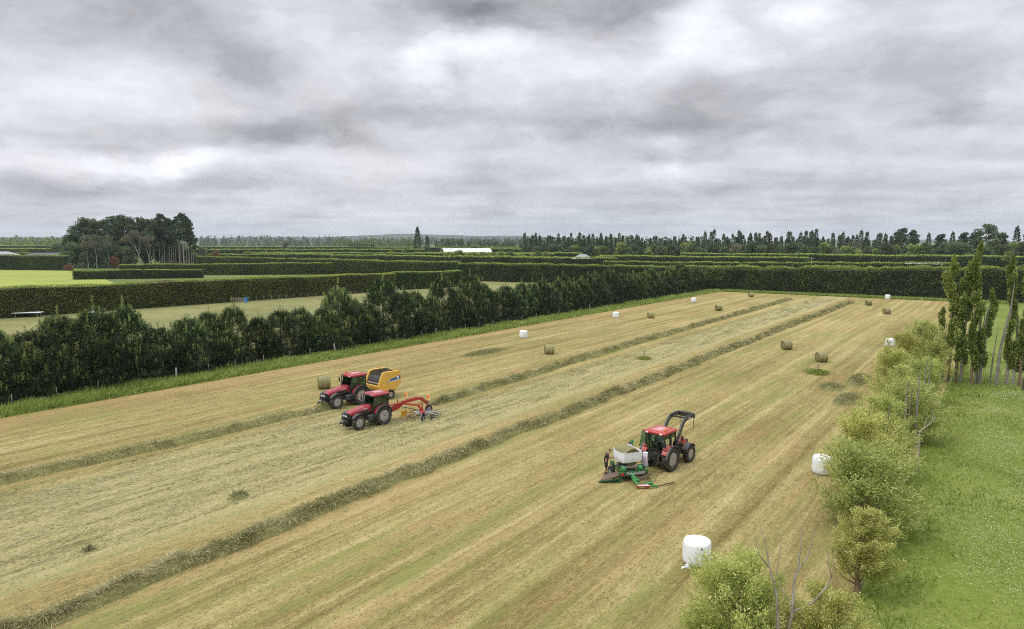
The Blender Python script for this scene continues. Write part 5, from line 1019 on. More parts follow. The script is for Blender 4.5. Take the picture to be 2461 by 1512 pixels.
def tractor(loc, rz, label, red, roof_mat, loader=False, beacon=(0, 0), dark_brow=False, exhaust=True):
    T = empty('tractor', loc, rz); tag(T, label, 'tractor'); FX, RR, FR = 2.62, .84, .645
    # chassis
    b = MB(); b.box((1.9, 0, .80), (2.6, .50, .50), 0, 0, .05); b.box((.2, 0, .86), (1.3, .62, .62), 0, 0, .08); b.box((0, 0, RR), (.42, 1.3, .40), 0, 0, .06); b.box((FX, 0, .60), (.24, 1.35, .22), 0, 0, .04); b.box((1.85, 0, 1.1), (1.9, .62, .34), 0, 0, .03)
    b.box((3.35, 0, .70), (.5, .62, .34), 0, 0, .04); b.tube([(FX-.5, -.1, .62), (FX, -.6, .60)], .04, 6); b.tube([(FX-.5, .1, .62), (FX, .6, .60)], .04, 6); b.lathe([(-.85, .16), (-.5, .13), (.5, .13), (.85, .16)], (0, 0, RR), 'Y', 14); b.lathe([(-.72, .18), (-.55, .12), (.55, .12), (.72, .18)], (FX, 0, .62), 'Y', 14); b.box((-.45, 0, .95), (.5, .7, .5), 0, 0, .05)
    b.build('chassis', M_BLACK, T)
    b = MB(); b.box((1.12, .66, .80), (.85, .38, .52), 0, 0, .07); b.build('fuel_tank', M_DGREY, T); b = MB(); b.box((1.12, -.64, .86), (.85, .34, .40), 0, 0, .06); b.build('battery_box', M_DGREY, T)
    b = MB()
    for z in (.42, .68, .94): b.box((.86, .92, z), (.42, .26, .04)); 
    for x in (.66, 1.06): b.box((x, .87, .70), (.03, .03, .62))
    b.build('steps', M_DGREY, T)
    # hood, lofted
    def sec(x, w, zb, zt): return [(x, -w, zb), (x, -w*1.02, (zb+zt)/2), (x, -w*.97, zt-.16), (x, -w*.74, zt-.035), (x, 0, zt), (x, w*.74, zt-.035), (x, w*.97, zt-.16), (x, w*1.02, (zb+zt)/2), (x, w, zb)]
    MB().loft([sec(.98, .43, 1.26, 1.86), sec(1.5, .44, 1.20, 1.83), sec(2.2, .43, 1.16, 1.74), sec(2.8, .41, 1.12, 1.62), sec(3.12, .38, 1.14, 1.52), sec(3.28, .34, 1.22, 1.44)], True, True).build('hood', red, T)
    g = MB(); 
    for sg in (-1, 1): g.prism([(1.15, 1.24), (2.55, 1.16), (2.35, 1.42), (1.35, 1.50)], .452*sg if sg > 0 else -.462, .462*sg if sg > 0 else -.452)
    g.build('side_grille', M_BLACK, T)
    n = MB(); n.loft([[(3.05, -.39, .92), (3.05, -.39, 1.30), (3.05, .39, 1.30), (3.05, .39, .92)], [(3.36, -.36, .92), (3.42, -.34, 1.34), (3.42, .34, 1.34), (3.36, .36, .92)], [(3.44, -.30, .98), (3.48, -.29, 1.28), (3.48, .29, 1.28), (3.44, .30, .98)]]); n.box((3.30, 0, 1.385), (.30, .66, .10), 0, 0, .03); n.build('grille', M_BLACK, T)
    for y in (-.225, .02, .225): MB().box((3.487, y, 1.205), (.03, .17 if y != .02 else .16, .13), 0, 0, .012).build('headlight' if y != .02 else 'grille_lamp', M_LAMP, T)
    w = MB(); w.box((3.68, 0, .72), (.22, .55, .30), 0, 0, .04)
    for y in (-.30, .30): w.bar([(3.45, y, .62), (3.95, y, .52)], .035); w.bar([(3.5, y, .9), (3.9, y, .56)], .022)
    w.build('front_linkage', M_BLACK, T); MB().box((3.80, 0, .80), (.05, .42, .10), 0, 0, .01).build('number_plate', M_RIM, T)
    for y in (.4, -.4): place_text('CASE IH', .15, M_LETTER, T, (1.62, .462 if y > 0 else -.462, 1.60), (-1 if y > 0 else 1, 0, 0), (0, 0, 1))
    # cab
    F = [(1.02, .66, 1.30), (.80, .74, 2.58)]; B_ = [(.12, .80, 1.30), (.05, .80, 2.60)]; C_ = [(-.62, .78, 1.45), (-.70, .72, 2.58)]
    c = MB(); c.box((.22, 0, 1.14), (1.62, 1.30, .36), 0, 0, .06); c.box((.96, 0, 1.40), (.14, 1.28, .26), 0, 0, .03)
    for sg in (-1, 1):
        for P in (F, B_, C_): c.bar([(P[0][0], P[0][1]*sg, P[0][2]-.12), (P[1][0], P[1][1]*sg, P[1][2])], .035)
        c.bar([(F[1][0], F[1][1]*sg, 2.56), (C_[1][0], C_[1][1]*sg, 2.56)], .035); c.bar([(B_[0][0], B_[0][1]*sg, 1.32), (C_[0][0], C_[0][1]*sg, 1.48)], .035)
    for P in (F, C_): c.bar([(P[1][0], -P[1][1], 2.56), (P[1][0], P[1][1], 2.56)], .035); c.bar([(P[0][0], -P[0][1], P[0][2]), (P[0][0], P[0][1], P[0][2])], .03)
    c.build('cab_frame', M_BLACK, T)
    i_ = .012
    quad_pane('windscreen', [(F[0][0], -.62, 1.33), (F[0][0], .62, 1.33), (F[1][0], .70, 2.53), (F[1][0], -.70, 2.53)], T); quad_pane('rear_window', [(C_[0][0], -.74, 1.50), (C_[1][0], -.68, 2.53), (C_[1][0], .68, 2.53), (C_[0][0], .74, 1.50)], T)
    for sg in (-1, 1):
        q = [(B_[0][0], .785*sg, 1.36), (C_[0][0], .765*sg, 1.52), (C_[1][0]+.03, .715*sg, 2.53), (B_[1][0], .785*sg, 2.53)]; quad_pane('side_window', q if sg > 0 else q[::-1], T)
        d = [(F[0][0]-.03, .665*sg, 1.30), (B_[0][0]+.04, .79*sg, 1.30), (B_[1][0]+.04, .79*sg, 2.53), (F[1][0]-.03, .735*sg, 2.53)]
        if loader and sg > 0:      # this door stands open
            hx, hy = B_[0][0]+.04, .82; a = math.radians(112); d = [(hx+(x-hx)*math.cos(a), hy+(x-hx)*math.sin(a)+.02*0, z) for x, y, z in d]
            dm = quad_pane('door', d, T); fr = MB()
            for u, v in zip(d, d[1:]+d[:1]): fr.tube([u, v], .018, 5)
            fr.build('door_frame', M_BLACK, dm)
        else:
            dm = quad_pane('door', d if sg > 0 else d[::-1], T); MB().box((.62, .80*sg, 1.62), (.16, .05, .04), 0, 0, .01).build('handle', M_DGREY, dm)
    r = MB(); r.box((.06, 0, 2.70), (1.86, 1.66, .22), 0, 0, .095); r.box((.02, 0, 2.80), (1.35, 1.15, .08), 0, 0, .035)
    ro = r.build('roof', roof_mat, T); b = MB(); b.box((-.02, 0, 2.846), (1.0, .62, .018), 0, 0, .006)
    for y in (-.45, .45): b.box((-.02, y, 2.838), (1.2, .05, .02))
    b.build('roof_sheen', paint('painted_sheen', (.50, .24, .24), .45, 0, .3, (.6, .5, .48)) if 'painted_sheen' not in bpy.data.materials else bpy.data.materials['painted_sheen'], ro)  # pale rectangle on the roof: sky sheen put into the colour
    if dark_brow: MB().box((.96, .22, 2.66), (.12, .95, .12), 0, 0, .03).build('visor', M_DGREY, ro)
    for x in (.985, -.875):
        for y in (-.55, .55): MB().box((x, y, 2.69), (.05, .20, .09), 0, 0, .015).build('work_light', M_LAMP, ro)
    bx, by = beacon; MB().lathe([(0, .06), (.06, .075), (.16, .07), (.21, .04), (.22, .005)], (bx, by, 2.80), 'Z', 14).build('beacon', M_ORANGE, ro)
    s = MB(); s.box((-.12, 0, 1.62), (.50, .52, .14), 0, 0, .05); s.box((-.36, 0, 1.98), (.14, .50, .70), 0, -.15, .05); s.box((-.44, 0, 2.38), (.09, .28, .16), 0, 0, .03); s.box((-.12, 0, 1.42), (.34, .34, .30)); s.box((-.05, -.36, 1.66), (.45, .12, .18), 0, 0, .03); s.build('seat', M_SEAT, T)
    st = MB(); st.tube([(.46+.19*math.cos(a)*math.sin(.5), .20*math.sin(a), 1.86-.19*math.cos(a)*.5+.02) for a in np.linspace(0, 2*PI, 17)], .016, 5, False); st.tube([(.75, 0, 1.42), (.47, 0, 1.86)], .03, 6); st.box((.78, 0, 1.55), (.16, .40, .35), 0, 0, .05); st.build('steering_wheel', M_SEAT, T)
    # rear fenders with black lips
    for sg in (-1, 1):
        y0, y1, y2 = .62, .98, 1.15; f = MB(); arc_fender(f, 0, RR, .90, .95, math.radians(20), math.radians(152), min(y0*sg, y1*sg), max(y0*sg, y1*sg)); f.prism([(.80, 1.20), (-.52, 1.20), (-.70, 1.44), (.10, 1.79), (.60, 1.60)], .60*sg-.02, .60*sg+.02)
        fo = f.build('fender', red, T); g = MB(); arc_fender(g, 0, RR, .885, .955, math.radians(14), math.radians(168), min(y1*sg, y2*sg), max(y1*sg, y2*sg)); g.build('fender_lip', M_DGREY, fo)
        MB().box((-.70, .80*sg, 1.66), (.10, .26, .11), 0, -.6, .02).build('tail_light', M_RED_O, fo)
        f = MB(); arc_fender(f, FX, FR, .72, .755, math.radians(35), math.radians(150), min(.68*sg, 1.08*sg), max(.68*sg, 1.08*sg)); f.bar([(FX, .5*sg, .8), (FX, .6*sg, 1.36), (FX, .7*sg, 1.38)], .02); f.build('front_fender', M_DGREY, T)
        wheel(T, (0, .885*sg, RR), RR, .50, .50, 22, sg, 0, .05); wheel(T, (FX, .885*sg, FR), FR, .42, .37, 18, sg, 0, .1)
        m = MB(); m.tube([(F[1][0], .74*sg, 2.45), (F[1][0]+.15, 1.20*sg, 2.45), (F[1][0]+.15, 1.20*sg, 2.30)], .016, 5); m.box((F[1][0]+.16, 1.20*sg, 2.18), (.07, .20, .34), 0, 0, .025); m.build('mirror', M_BLACK, T)
    if exhaust: e = MB(); e.lathe([(1.25, .06), (1.35, .085), (2.15, .085), (2.2, .05), (2.62, .05)], (1.12, -.56, 0), 'Z', 14); e.tube([(1.12, -.56, 2.6), (1.09, -.56, 2.72), (1.0, -.56, 2.78)], .05, 8); e.build('exhaust', M_DGREY, T)
    h = MB()
    for sg in (-1, 1): h.bar([(-.55, .30*sg, .72), (-1.25, .43*sg, .55)], .035); h.tube([(-.55, .36*sg, 1.35), (-.95, .40*sg, .62)], .028, 6); h.tube([(-.60, .25*sg, 1.30), (-.80, .36*sg, 1.42)], .035, 6)
    h.tube([(-.62, 0, 1.18), (-1.1, 0, 1.05)], .03, 6); h.box((-.75, 0, .50), (.6, .12, .06)); h.box((-.69, 0, 1.15), (.10, .45, .30), 0, 0, .03); h.tube([(-.7, .1, 1.25), (-1.0, .12, .95), (-1.25, .05, 1.1)], .014, 5); h.tube([(-.7, -.1, 1.28), (-1.05, -.1, .9), (-1.3, 0, 1.0)], .014, 5)
    h.build('hitch', M_BLACK, T)
    if loader:
        ld = MB()
        for sg in (-1, 1):
            y = .62*sg
            ld.box((1.28, y, 1.42), (.26, .10, 1.0), 0, 0, .03); ld.box((1.28, y*.8, .95), (.30, .30, .16), 0, 0, .03)
        ld.build('loader_bracket', M_BLACK, T)
        for sg in (-1, 1):
            y = .62*sg; a = MB()
            a.loft([[(x-nx*wd, y-.065, z-nz*wd), (x+nx*wd, y-.065, z+nz*wd), (x+nx*wd, y+.065, z+nz*wd), (x-nx*wd, y+.065, z-nz*wd)] for x, z, nx, nz, wd in ((1.22, 1.75, .9, -.35, .10), (1.55, 2.20, .86, -.5, .12), (1.90, 2.72, .86, -.5, .135), (2.14, 2.98, .8, -.6, .145), (2.42, 3.16, .4, -.92, .14), (2.95, 3.20, .06, -1, .125), (3.70, 3.22, .03, -1, .09))])
            ao = a.build('loader_arm', M_DGREY, T); MB().tube([(1.40, y*.98, 1.45), (1.92, y*.98, 2.55)], .045, 8).build('ram', M_GALV, ao)
            place_text('Quicke', .15, M_LETTER, ao, (2.85, y+.072*sg, 3.19), (-sg, 0, -.05*sg), (-.05, 0, 1))
            MB().tube([(2.35, y*.93, 3.32), (3.0, y*.93, 3.40), (3.65, y*.93, 3.38)], .035, 6).build('levelling_rod', M_DGREY, ao)
        x = MB(); x.tube([(2.75, -.62, 3.17), (2.75, .62, 3.17)], .075, 10); x.box((3.72, 0, 3.18), (.14, 1.36, .30), 0, 0, .03); x.build('cross_tube', M_BLACK, T); x = MB(); x.box((3.84, 0, 3.04), (.10, 1.30, .12), 0, 0, .02)
        for y in (-.55, .55): x.tube([(3.82, y, 3.06), (3.80, y, 2.5), (3.78, y, 1.85)], [.026, .022, .006], 7)
        x.box((3.76, 0, 3.34), (.10, 1.0, .08), 0, 0, .02); x.build('bale_spikes', M_RUST, T)
        k = MB(); k.box((1.42, -.90, 1.55), (.22, .16, .30), 0, 0, .04); k.tube([(1.3, -.7, 1.7), (1.5, -.86, 1.9), (1.55, -.8, 1.2)], .018, 5); k.tube([(1.3, -.68, 2.3), (1.6, -.85, 2.0), (1.5, -.8, 1.5)], .014, 5); k.build('hoses', M_BLACK, T)
    return T
HA = ROT+PI
TA = tractor(Vector((-15.56, 66.61, 0)), HA-.13, 'red tractor pulling the yellow round baler, its front wheels beside the windrow', M_RED_P, M_RED_P, False, (.55, -.62)); TA.scale = (1.04, 1.04, 1.06)
TB = tractor(Vector((-11.87, 59.07, 0)), HA-.16, 'red tractor pulling the red hay rake, nearest of the two on the left', M_RED_P, M_RED_P, False, (-.6, .55), True); TB.scale = (.94, .96, .99)
tc_ = tractor(Vector((10.45, 46.98, 0)), ROT-.12, 'red tractor with raised grey front loader and open door beside the bale wrapper', M_RED_O, M_RED_O, True, (-.35, -.62), False, False)
# ------------------------------------------------------------------ round baler
def baler(loc, rz):
    T = empty('round_baler', loc, rz); tag(T, 'yellow round baler with an open black top and a blue stripe, behind a red tractor', 'round baler')
    side = [(1.30, 1.02), (1.34, 1.40), (.78, 2.62), (.50, 2.72), (-1.30, 2.70), (-1.52, 2.55), (-1.55, 1.45), (-1.15, 1.05), (-.55, .78), (.55, .70)]
    for sg in (-1, 1):
        y0, y1 = sorted((1.02*sg, 1.22*sg)); m = MB().prism(side, y0, y1); o = m.build('side_panel', M_YEL, T); bv = o.modifiers.new('edge', 'BEVEL'); bv.width = .06; bv.segments = 3; bv.limit_method = 'ANGLE'
        yy = 1.222*sg; e = .008*sg
        d = MB().prism([(.30, 1.62), (-.25, 1.93), (-1.42, 2.18), (-1.44, 1.86), (-.60, 1.78)], min(yy, yy+e), max(yy, yy+e)).build('stripe', M_BLUEDEC, o)
        place_text('New Holland', .23, M_LETTER, d, (-.52, yy+e*1.2, 1.73), (-sg, 0, -.02*sg if sg > 0 else 0.02), (0, 0, 1)); MB().lathe([(0, .13), (.006, .13)], (0, 0, 0), 'Y', 18).build('emblem', M_LETTER, d, loc=(-1.12, yy+e*.6, 1.99))
        MB().box((-.3, 1.235*sg, 2.47), (1.5, .03, .05), 0, 0, .012).build('moulding', M_YEL, o)
    m = MB(); m.prism([(1.05, .75), (1.20, 1.38), (.78, 2.22), (.40, 2.40), (-1.25, 2.45), (-1.42, 1.4), (-1.0, .85), (0, .65)], -1.015, 1.015); m.build('bale_chamber', M_BLACK, T)
    m = MB(); m.box((1.17, 0, 1.18), (.26, 2.02, .52), 0, -.0, .05); m.build('front_panel', M_YEL, T); m = MB(); m.prism([(-1.44, 1.35), (-1.52, 2.5), (-1.40, 2.58), (-1.25, 1.2)], -1.01, 1.01); m.build('tailgate', M_YEL, T)
    m = MB(); m.box((1.06, 0, 1.56), (.10, 1.9, .20), 0, .42, .03); m.build('sill', M_BELT, T)
    m = MB()
    for y in (-.95, -.5, 0, .5, .95): m.bar([(.74, y, 2.40), (.45, y, 2.62), (-1.2, y, 2.60)], .022)
    for x in (.60, .1, -.4, -.9): m.bar([(x, -1.0, 2.60 if x < .5 else 2.52), (x, 1.0, 2.60 if x < .5 else 2.52)], .03)
    m.tube([(.4, -.6, 2.66), (0, -.4, 2.74), (-.5, -.55, 2.68), (-1.0, -.2, 2.72)], .03, 6); m.tube([(.3, .4, 2.66), (-.2, .55, 2.72), (-.9, .4, 2.68)], .03, 6); m.build('belt_frame', M_BLACK, T)
    rng = np.random.default_rng(77); n = 260; p = np.stack([rng.uniform(-1.2, .7, n), rng.uniform(-.9, .9, n), 2.46+rng.uniform(-.05, .12, n)], 1); k = Kites(); k.add(p, rng.normal(size=(n, 3)), .22, .03, np.clip(rng.normal(.15, .15, n), 0, 1), rng); link('chaff', k.mesh('chaff', M_HAY), None, T)
    m = MB().tube([(.35, .1, 2.6), (.35, .1, 3.0)], .02, 6); m.build('beacon_stalk', M_BLACK, T); MB().lathe([(3.0, .07), (3.1, .07), (3.14, .01)], (.35, .1, 0), 'Z', 12).build('beacon', M_ORANGE, T)
    m = MB(); m.box((0, 0, .58), (1.7, 1.9, .22), 0, 0, .04); m.bar([(1.0, .0, .70), (2.35, 0, .56)], .09); m.box((-.15, 0, .47), (.16, 2.3, .16)); m.lathe([(-.95, .16), (.95, .16)], (1.0, 0, .42), 'Y', 14); m.bar([(.9, .95, .75), (1.15, .95, .36)], .05); m.bar([(.9, -.95, .75), (1.15, -.95, .36)], .05); m.bar([(-1.1, .9, 1.15), (-.7, .95, .7)], .06); m.bar([(-1.1, -.9, 1.15), (-.7, -.95, .7)], .06); m.tube([(1.1, .2, .9), (1.7, .1, .95), (2.3, .05, .85)], .05, 8); m.build('chassis', M_BLACK, T)
    t = MB()
    for i in range(16):
        for a in range(5): t.tube([(1.0+.15*math.cos(a*1.256+i), -.9+i*.12, .42+.15*math.sin(a*1.256+i)), (1.0+.30*math.cos(a*1.256+i), -.9+i*.12, .42+.30*math.sin(a*1.256+i))], .008, 4)
    t.build('pickup_tines', M_GALV, T)
    for sg in (-1, 1): wheel(T, (-.15, 1.20*sg, .47), .47, .34, .24, 20, sg); MB().lathe([(0, .07), (.05, .07)], (0, 0, 0), 'X', 12).build('marker_lamp', M_ORANGE, T, loc=(1.33, 1.08*sg, .98))
    return T
bl = baler(Vector((-13.36, 68.94, 0)), HA-.13); bl.scale = (1.0, 1.0, 1.05)
# ------------------------------------------------------------------ rotary rake
def rake(loc, rz):
    T = empty('hay_rake', loc, rz); tag(T, 'red rotary hay rake with grey tine arms and two striped warning panels', 'hay rake')
    m = MB(); m.loft([[(1.75, -.11, .62), (1.75, -.11, .98), (1.75, .11, .98), (1.75, .11, .62)], [(.45, .06, .92), (.45, .06, 1.42), (.45, .26, 1.42), (.45, .26, .92)], [(.05, .10, 1.22), (.05, .10, 1.46), (.05, .28, 1.46), (.05, .28, 1.22)]]); be = m.build('beam', M_RED_R, T)
    place_text('LELY', .24, M_LETTER, be, (1.12, .172, 1.02), (-1, .12, .26), (.25, 0, 1))
    m = MB(); m.bar([(1.75, -.05, 1.25), (.5, .1, 1.38)], .045); m.bar([(1.72, -.05, .95), (1.72, -.05, 1.62)], .045); m.tube([(1.72, -.05, 1.6), (.6, .12, 1.40)], .018, 6); m.bar([(.55, .15, 1.45), (.55, .15, 1.78)], .04); m.build('headstock', M_RED_O, T)
    R0 = Vector((-1.05, 1.75, 0))
    m = MB(); m.bar([(.05, .2, 1.32), (-.85, 1.35, 1.20)], .075); m.bar([(-.85, 1.35, 1.20), (-1.03, 1.70, .62)], .09); m.box((R0.x, R0.y, .60), (.42, .42, .22), 0, 0, .05); m.bar([(-.82, 1.32, 1.22), (-.95, 1.72, 1.50), (-1.05, 1.75, .70)], .06); m.build('rotor_arm', M_RED_O, T)
    m = MB(); m.bar([(.1, .10, 1.40), (-.50, .65, 1.58)], .10); m.bar([(-.50, .65, 1.58), (-.90, 1.30, 1.80), (-1.1, 1.42, 1.80)], .11); m.bar([(-1.1, 1.42, 1.80), (-2.2, .98, 1.10)], .12); m.bar([(-2.2, .98, 1.12), (-2.5, .75, .60)], .05); m.lathe([(-.15, .12), (.15, .12)], (-.98, 1.32, 1.82), 'Y', 12); m.tube([(-.3, .4, 1.66), (-.8, 1.15, 1.92), (-1.3, 1.35, 1.78)], .03, 6); m.build('arch_arm', M_RED_R, T)
    m = MB(); m.tube([(.2, .25, 1.05), (-.95, 1.62, .72)], .035, 8); m.build('drive_shaft', M_BLACK, T)
    ti = None
    for i in range(11):
        a = 2*PI*i/11+.2; d = Vector((math.cos(a), math.sin(a), 0)); m = MB(); p0 = R0+Vector((0, 0, .58)); m.tube([p0+d*.15, p0+d*.8+Vector((0, 0, .02)), p0+d*1.62-Vector((0, 0, .10))], .03, 6); ar = m.build('tine_arm', M_GALV, T); m = MB(); n_ = Vector((-d.y, d.x, 0))
        for k in range(4): q = p0+d*(1.15+k*.14)-Vector((0, 0, .05)); m.tube([q, q+Vector((0, 0, -.30))+n_*.05, q+Vector((0, 0, -.44))+n_*.16], .009, 4); m.tube([q+d*.04, q+d*.04+Vector((0, 0, -.30))+n_*.05, q+d*.04+Vector((0, 0, -.44))+n_*.16], .009, 4)
        m.build('tines', M_BLACK, ar)
    m = MB(); m.bar([R0+Vector((-.55, -.45, .30)), R0+Vector((.45, .40, .30))], .035); m.bar([R0+Vector((-.55, .45, .30)), R0+Vector((.45, -.4, .30))], .035); m.lathe([(.25, .10), (.55, .13)], R0, 'Z', 12); m.build('undercarriage', M_BLACK, T)
    for dx, dy in ((.45, .55), (-.62, .62), (-.55, -.55)): wheel(T, R0+Vector((dx, dy, .20)), .20, .17, .10, 14, 1)
    wheel(T, (-2.6, .70, .42), .42, .20, .22, 18, -1)
    m = MB(); 
    for k in range(2): m.prism([(.55-k*.75, .70), (-.15-k*.75, .72), (-.18-k*.75, .30), (.50-k*.75, .16)], .62+k*.22, .64+k*.22)
    m.bar([(.6, .3, .95), (.5, .63, .72)], .025); m.bar([(-.9, .85, .80), (.55, .63, .74)], .022); m.build('windrow_curtain', M_YPLAS, T)
    for x, y, z in ((-.45, .15, 1.72), (-2.10, 1.30, 1.42)):
        m = MB().box((x, y, z+.28), (.03, .40, .56), 0, 0, 0); pn = m.build('warning_panel', M_PALEY, T); m = MB()
        for k, (q0, q1) in enumerate((((-.2, -.28), (-.2, .0)), ((-.02, -.28), (.0, -.28)))): pass
        for sx in (1, -1): m.prism([(y-.19, z+.10), (y-.02, z+.02), (y+.19, z+.46), (y+.19, z+.54), (y-.06, z+.54), (y-.19, z+.30)], x+.0165*sx, x+.0185*sx, 'X') if sx > 0 else m.prism([(y-.19, z+.10), (y-.02, z+.02), (y+.19, z+.46), (y+.19, z+.54), (y-.06, z+.54), (y-.19, z+.30)], x-.0185, x-.0165, 'X')
        m.build('stripe', M_FLUO, pn); MB().tube([(x-.02, y, z+.1), (x-.02, y, z-.3)], .022, 6).build('panel_stay', M_BLACK, pn)
    return T
_h = HA-.13; rake(Vector((-11.87, 59.07, 0))-Vector((math.cos(_h), math.sin(_h), 0))*2.62, _h)
# ------------------------------------------------------------------ bale wrapper and the bale on it
def wrapper(loc, rz):
    """the lettered beam faces -X, the tractor stands off -Y"""
    T = empty('bale_wrapper', loc, rz); tag(T, 'low green bale wrapper with brown loading poles on the ground, behind the loader tractor', 'bale wrapper')
    m = MB(); m.bar([(-.95, .40, .42), (.9, .40, .46)], .07); m.bar([(-.95, -.40, .42), (.9, -.40, .46)], .07); m.bar([(.85, -.8, .46), (.85, 1.0, .46)], .07); m.bar([(.2, -.4, .5), (.35, -1.75, .55)], .08); m.box((0, 0, .50), (1.1, .9, .22), 0, 0, .04); m.build('chassis', M_DGREEN, T)
    m = MB(); m.box((-1.02, .05, .56), (.12, 1.95, .26), 0, 0, .03); rb = m.build('side_beam', M_DGREEN, T); place_text('McHale', .26, M_LETTER, rb, (-1.086, .12, .565), (0, -1, 0), (0, 0, 1)); MB().box((-1.09, -.55, .57), (.02, .52, .17), 0, 0, .005).build('number_plate', M_RIM, rb); MB().box((-1.09, .82, .56), (.03, .22, .18), 0, 0, .01).build('reflector', M_RED_O, rb)
    m = MB(); m.box((-.95, .05, .42), (.3, 1.8, .10), 0, 0, .02); m.box((-.5, .3, .3), (.7, .9, .16), 0, 0, .03); m.tube([(-.9, -.6, .4), (-.3, -.2, .3), (.4, -.5, .35)], .04, 6); m.tube([(-.9, .5, .36), (-.2, .7, .28), (.5, .5, .36)], .04, 6); m.build('hydraulics', M_BLACK, T)
    MB().lathe([(.60, .50), (.68, .55), (.72, .2)], (0, 0, 0), 'Z', 24).build('turntable', M_RUST, T)
    for x in (-.42, .42): MB().lathe([(-.66, .06), (-.62, .12), (.62, .12), (.66, .06)], (x, 0, .80), 'Y', 16).build('roller', M_BELT, T)
    for x, y in ((-.84, .66), (-.84, -.56)): MB().lathe([(-.17, .02), (-.13, .16), (0, .23), (.13, .21), (.17, .05)], (x, y, .82), 'Y', 18).build('guide_drum', M_GREEN, T)
    MB().box((-.70, -.95, .66), (.55, .30, .05), .3, .5, .01).build('worn_plate', M_BELT, T)
    m = MB(); m.bar([(1.10, -.78, .45), (1.10, -.78, 2.05)], .045); m.box((1.08, -.78, 2.08), (.12, .20, .26), 0, .3, .03); m.bar([(.85, -.78, .5), (1.1, -.78, .5)], .05); ms = m.build('film_dispenser', M_GREEN, T); MB().lathe([(1.45, .13), (1.95, .13)], (1.02, -.58, 0), 'Z', 18).build('film_roll', M_FILM, ms); MB().lathe([(1.95, .06), (2.04, .14), (2.07, .02)], (1.02, -.58, 0), 'Z', 14).build('roll_cap', M_BLACK, ms)
    m = MB(); m.add([(-.48, .82, .62), (-.92, .80, .56), (-1.02, 1.30, .42), (-.80, 2.35, .14), (-.46, 1.85, .40), (-.48, .82, .57), (-.92, .80, .51), (-1.02, 1.30, .37), (-.80, 2.35, .10), (-.46, 1.85, .35)], [(0, 1, 2, 3, 4), (9, 8, 7, 6, 5), (0, 5, 6, 1), (1, 6, 7, 2), (2, 7, 8, 3), (3, 8, 9, 4), (4, 9, 5, 0)]); fl = m.build('tipping_flap', M_RUST, T)
    m = MB(); m.bar([(-1.0, .75, .36), (-1.10, 1.3, .26), (-.82, 2.4, .09)], .035); m.bar([(-.9, 1.0, .10), (-.83, 2.35, .07)], .03); m.bar([(-1.05, .8, .2), (-1.15, 1.1, .06), (-1.0, 1.6, .06)], .04); m.bar([(-.5, .9, .12), (-.95, 1.2, .10)], .04); m.build('flap_frame', M_DGREEN, fl)
    m = MB(); m.bar([(-.25, 1.0, .4), (-.25, 1.18, 1.15)], .05); m.box((-.28, 1.22, 1.12), (.34, .22, .30), 0, .3, .04); m.tube([(-.3, 1.15, 1.05), (-.75, .95, .75), (-.85, .8, .5)], .02, 6); m.tube([(-.2, 1.1, 1.1), (-.6, .9, .8), (-.95, .75, .6)], .02, 6); m.bar([(-.15, 1.1, .75), (-.8, .78, .60)], .03); m.build('control_stand', M_DGREEN, T)
    wheel(T, (.04, 1.16, .38), .38, .30, .20, 16, 1); wheel(T, (.04, -1.0, .38), .38, .30, .20, 16, -1)
    m = MB(); m.bar([(-.95, .15, .50), (-1.55, .12, .34)], .09); m.box((-1.62, .10, .30), (.50, .34, .20), .1, 0, .04); m.bar([(-1.7, .15, .28), (-2.40, .28, .18)], .055); m.bar([(-1.4, .3, .45), (-2.3, .30, .22)], .03); m.box((-2.20, -.55, .22), (.24, .60, .16), .1, 0, .04); m.bar([(-2.48, -.45, .15), (-2.60, -1.0, .14)], .055); la = m.build('loading_arm', M_GREEN, T)
    m = MB(); m.tube([(-1.80, .15, .32), (-1.35, -.75, .40), (-1.10, -1.22, .52)], .055, 8); m.tube([(-2.58, -.85, .13), (-2.12, -2.42, .13)], .045, 8); m.tube([(-2.25, -.6, .24), (-2.02, -1.10, .28), (-1.92, -1.24, .44)], .035, 6); m.build('lift_pole', M_RUST, la)
    MB().add([(-2.25, .42, .17), (-2.50, .36, .15), (-2.62, -.52, .15), (-2.38, -.42, .17), (-2.25, .42, .24), (-2.50, .36, .22), (-2.62, -.52, .22), (-2.38, -.42, .24)], [(0, 1, 2, 3), (7, 6, 5, 4), (0, 4, 5, 1), (1, 5, 6, 2), (2, 6, 7, 3), (3, 7, 4, 0)]).build('striped_plate', M_RED_O, la)
    m = MB()
    for k in range(6): y = .24-k*.125; m.box((-2.44-.012*k, y, .235), (.26, .05, .012), .35)
    m.build('stripe', M_LETTER, la)
    m = MB(); m.tube([(-.6, -.95, .5), (-1.2, -1.0, .22), (-1.6, -.7, .2), (-1.9, -.5, .14)], .02, 6); m.tube([(.1, -1.2, .5), (-.7, -1.25, .22), (-1.5, -1.0, .06), (-2.0, -.8, .12)], .016, 6); m.build('hoses', M_BLACK, T)
    return T
M_DGREEN = paint('dirty_green_paint', (.016, .085, .026), .5, 0, .5, (.09, .085, .05), 2.5)
WC = Vector((7.88, 45.23, 0)); WRZ = ROT+.865
wrapper(WC, WRZ)
wm = Matrix.Translation(WC) @ Matrix.Rotation(WRZ, 4, 'Z')
hb = link('hay_bale', BM[1], None, None, wm @ Vector((.0, 0, .935)), (0, 0, math.radians(-66))); tag(hb, 'round hay bale lying on the green wrapper, half covered with white film', 'hay bale', 'unwrapped round hay bales'); hb.scale = (.96, .96, .90)
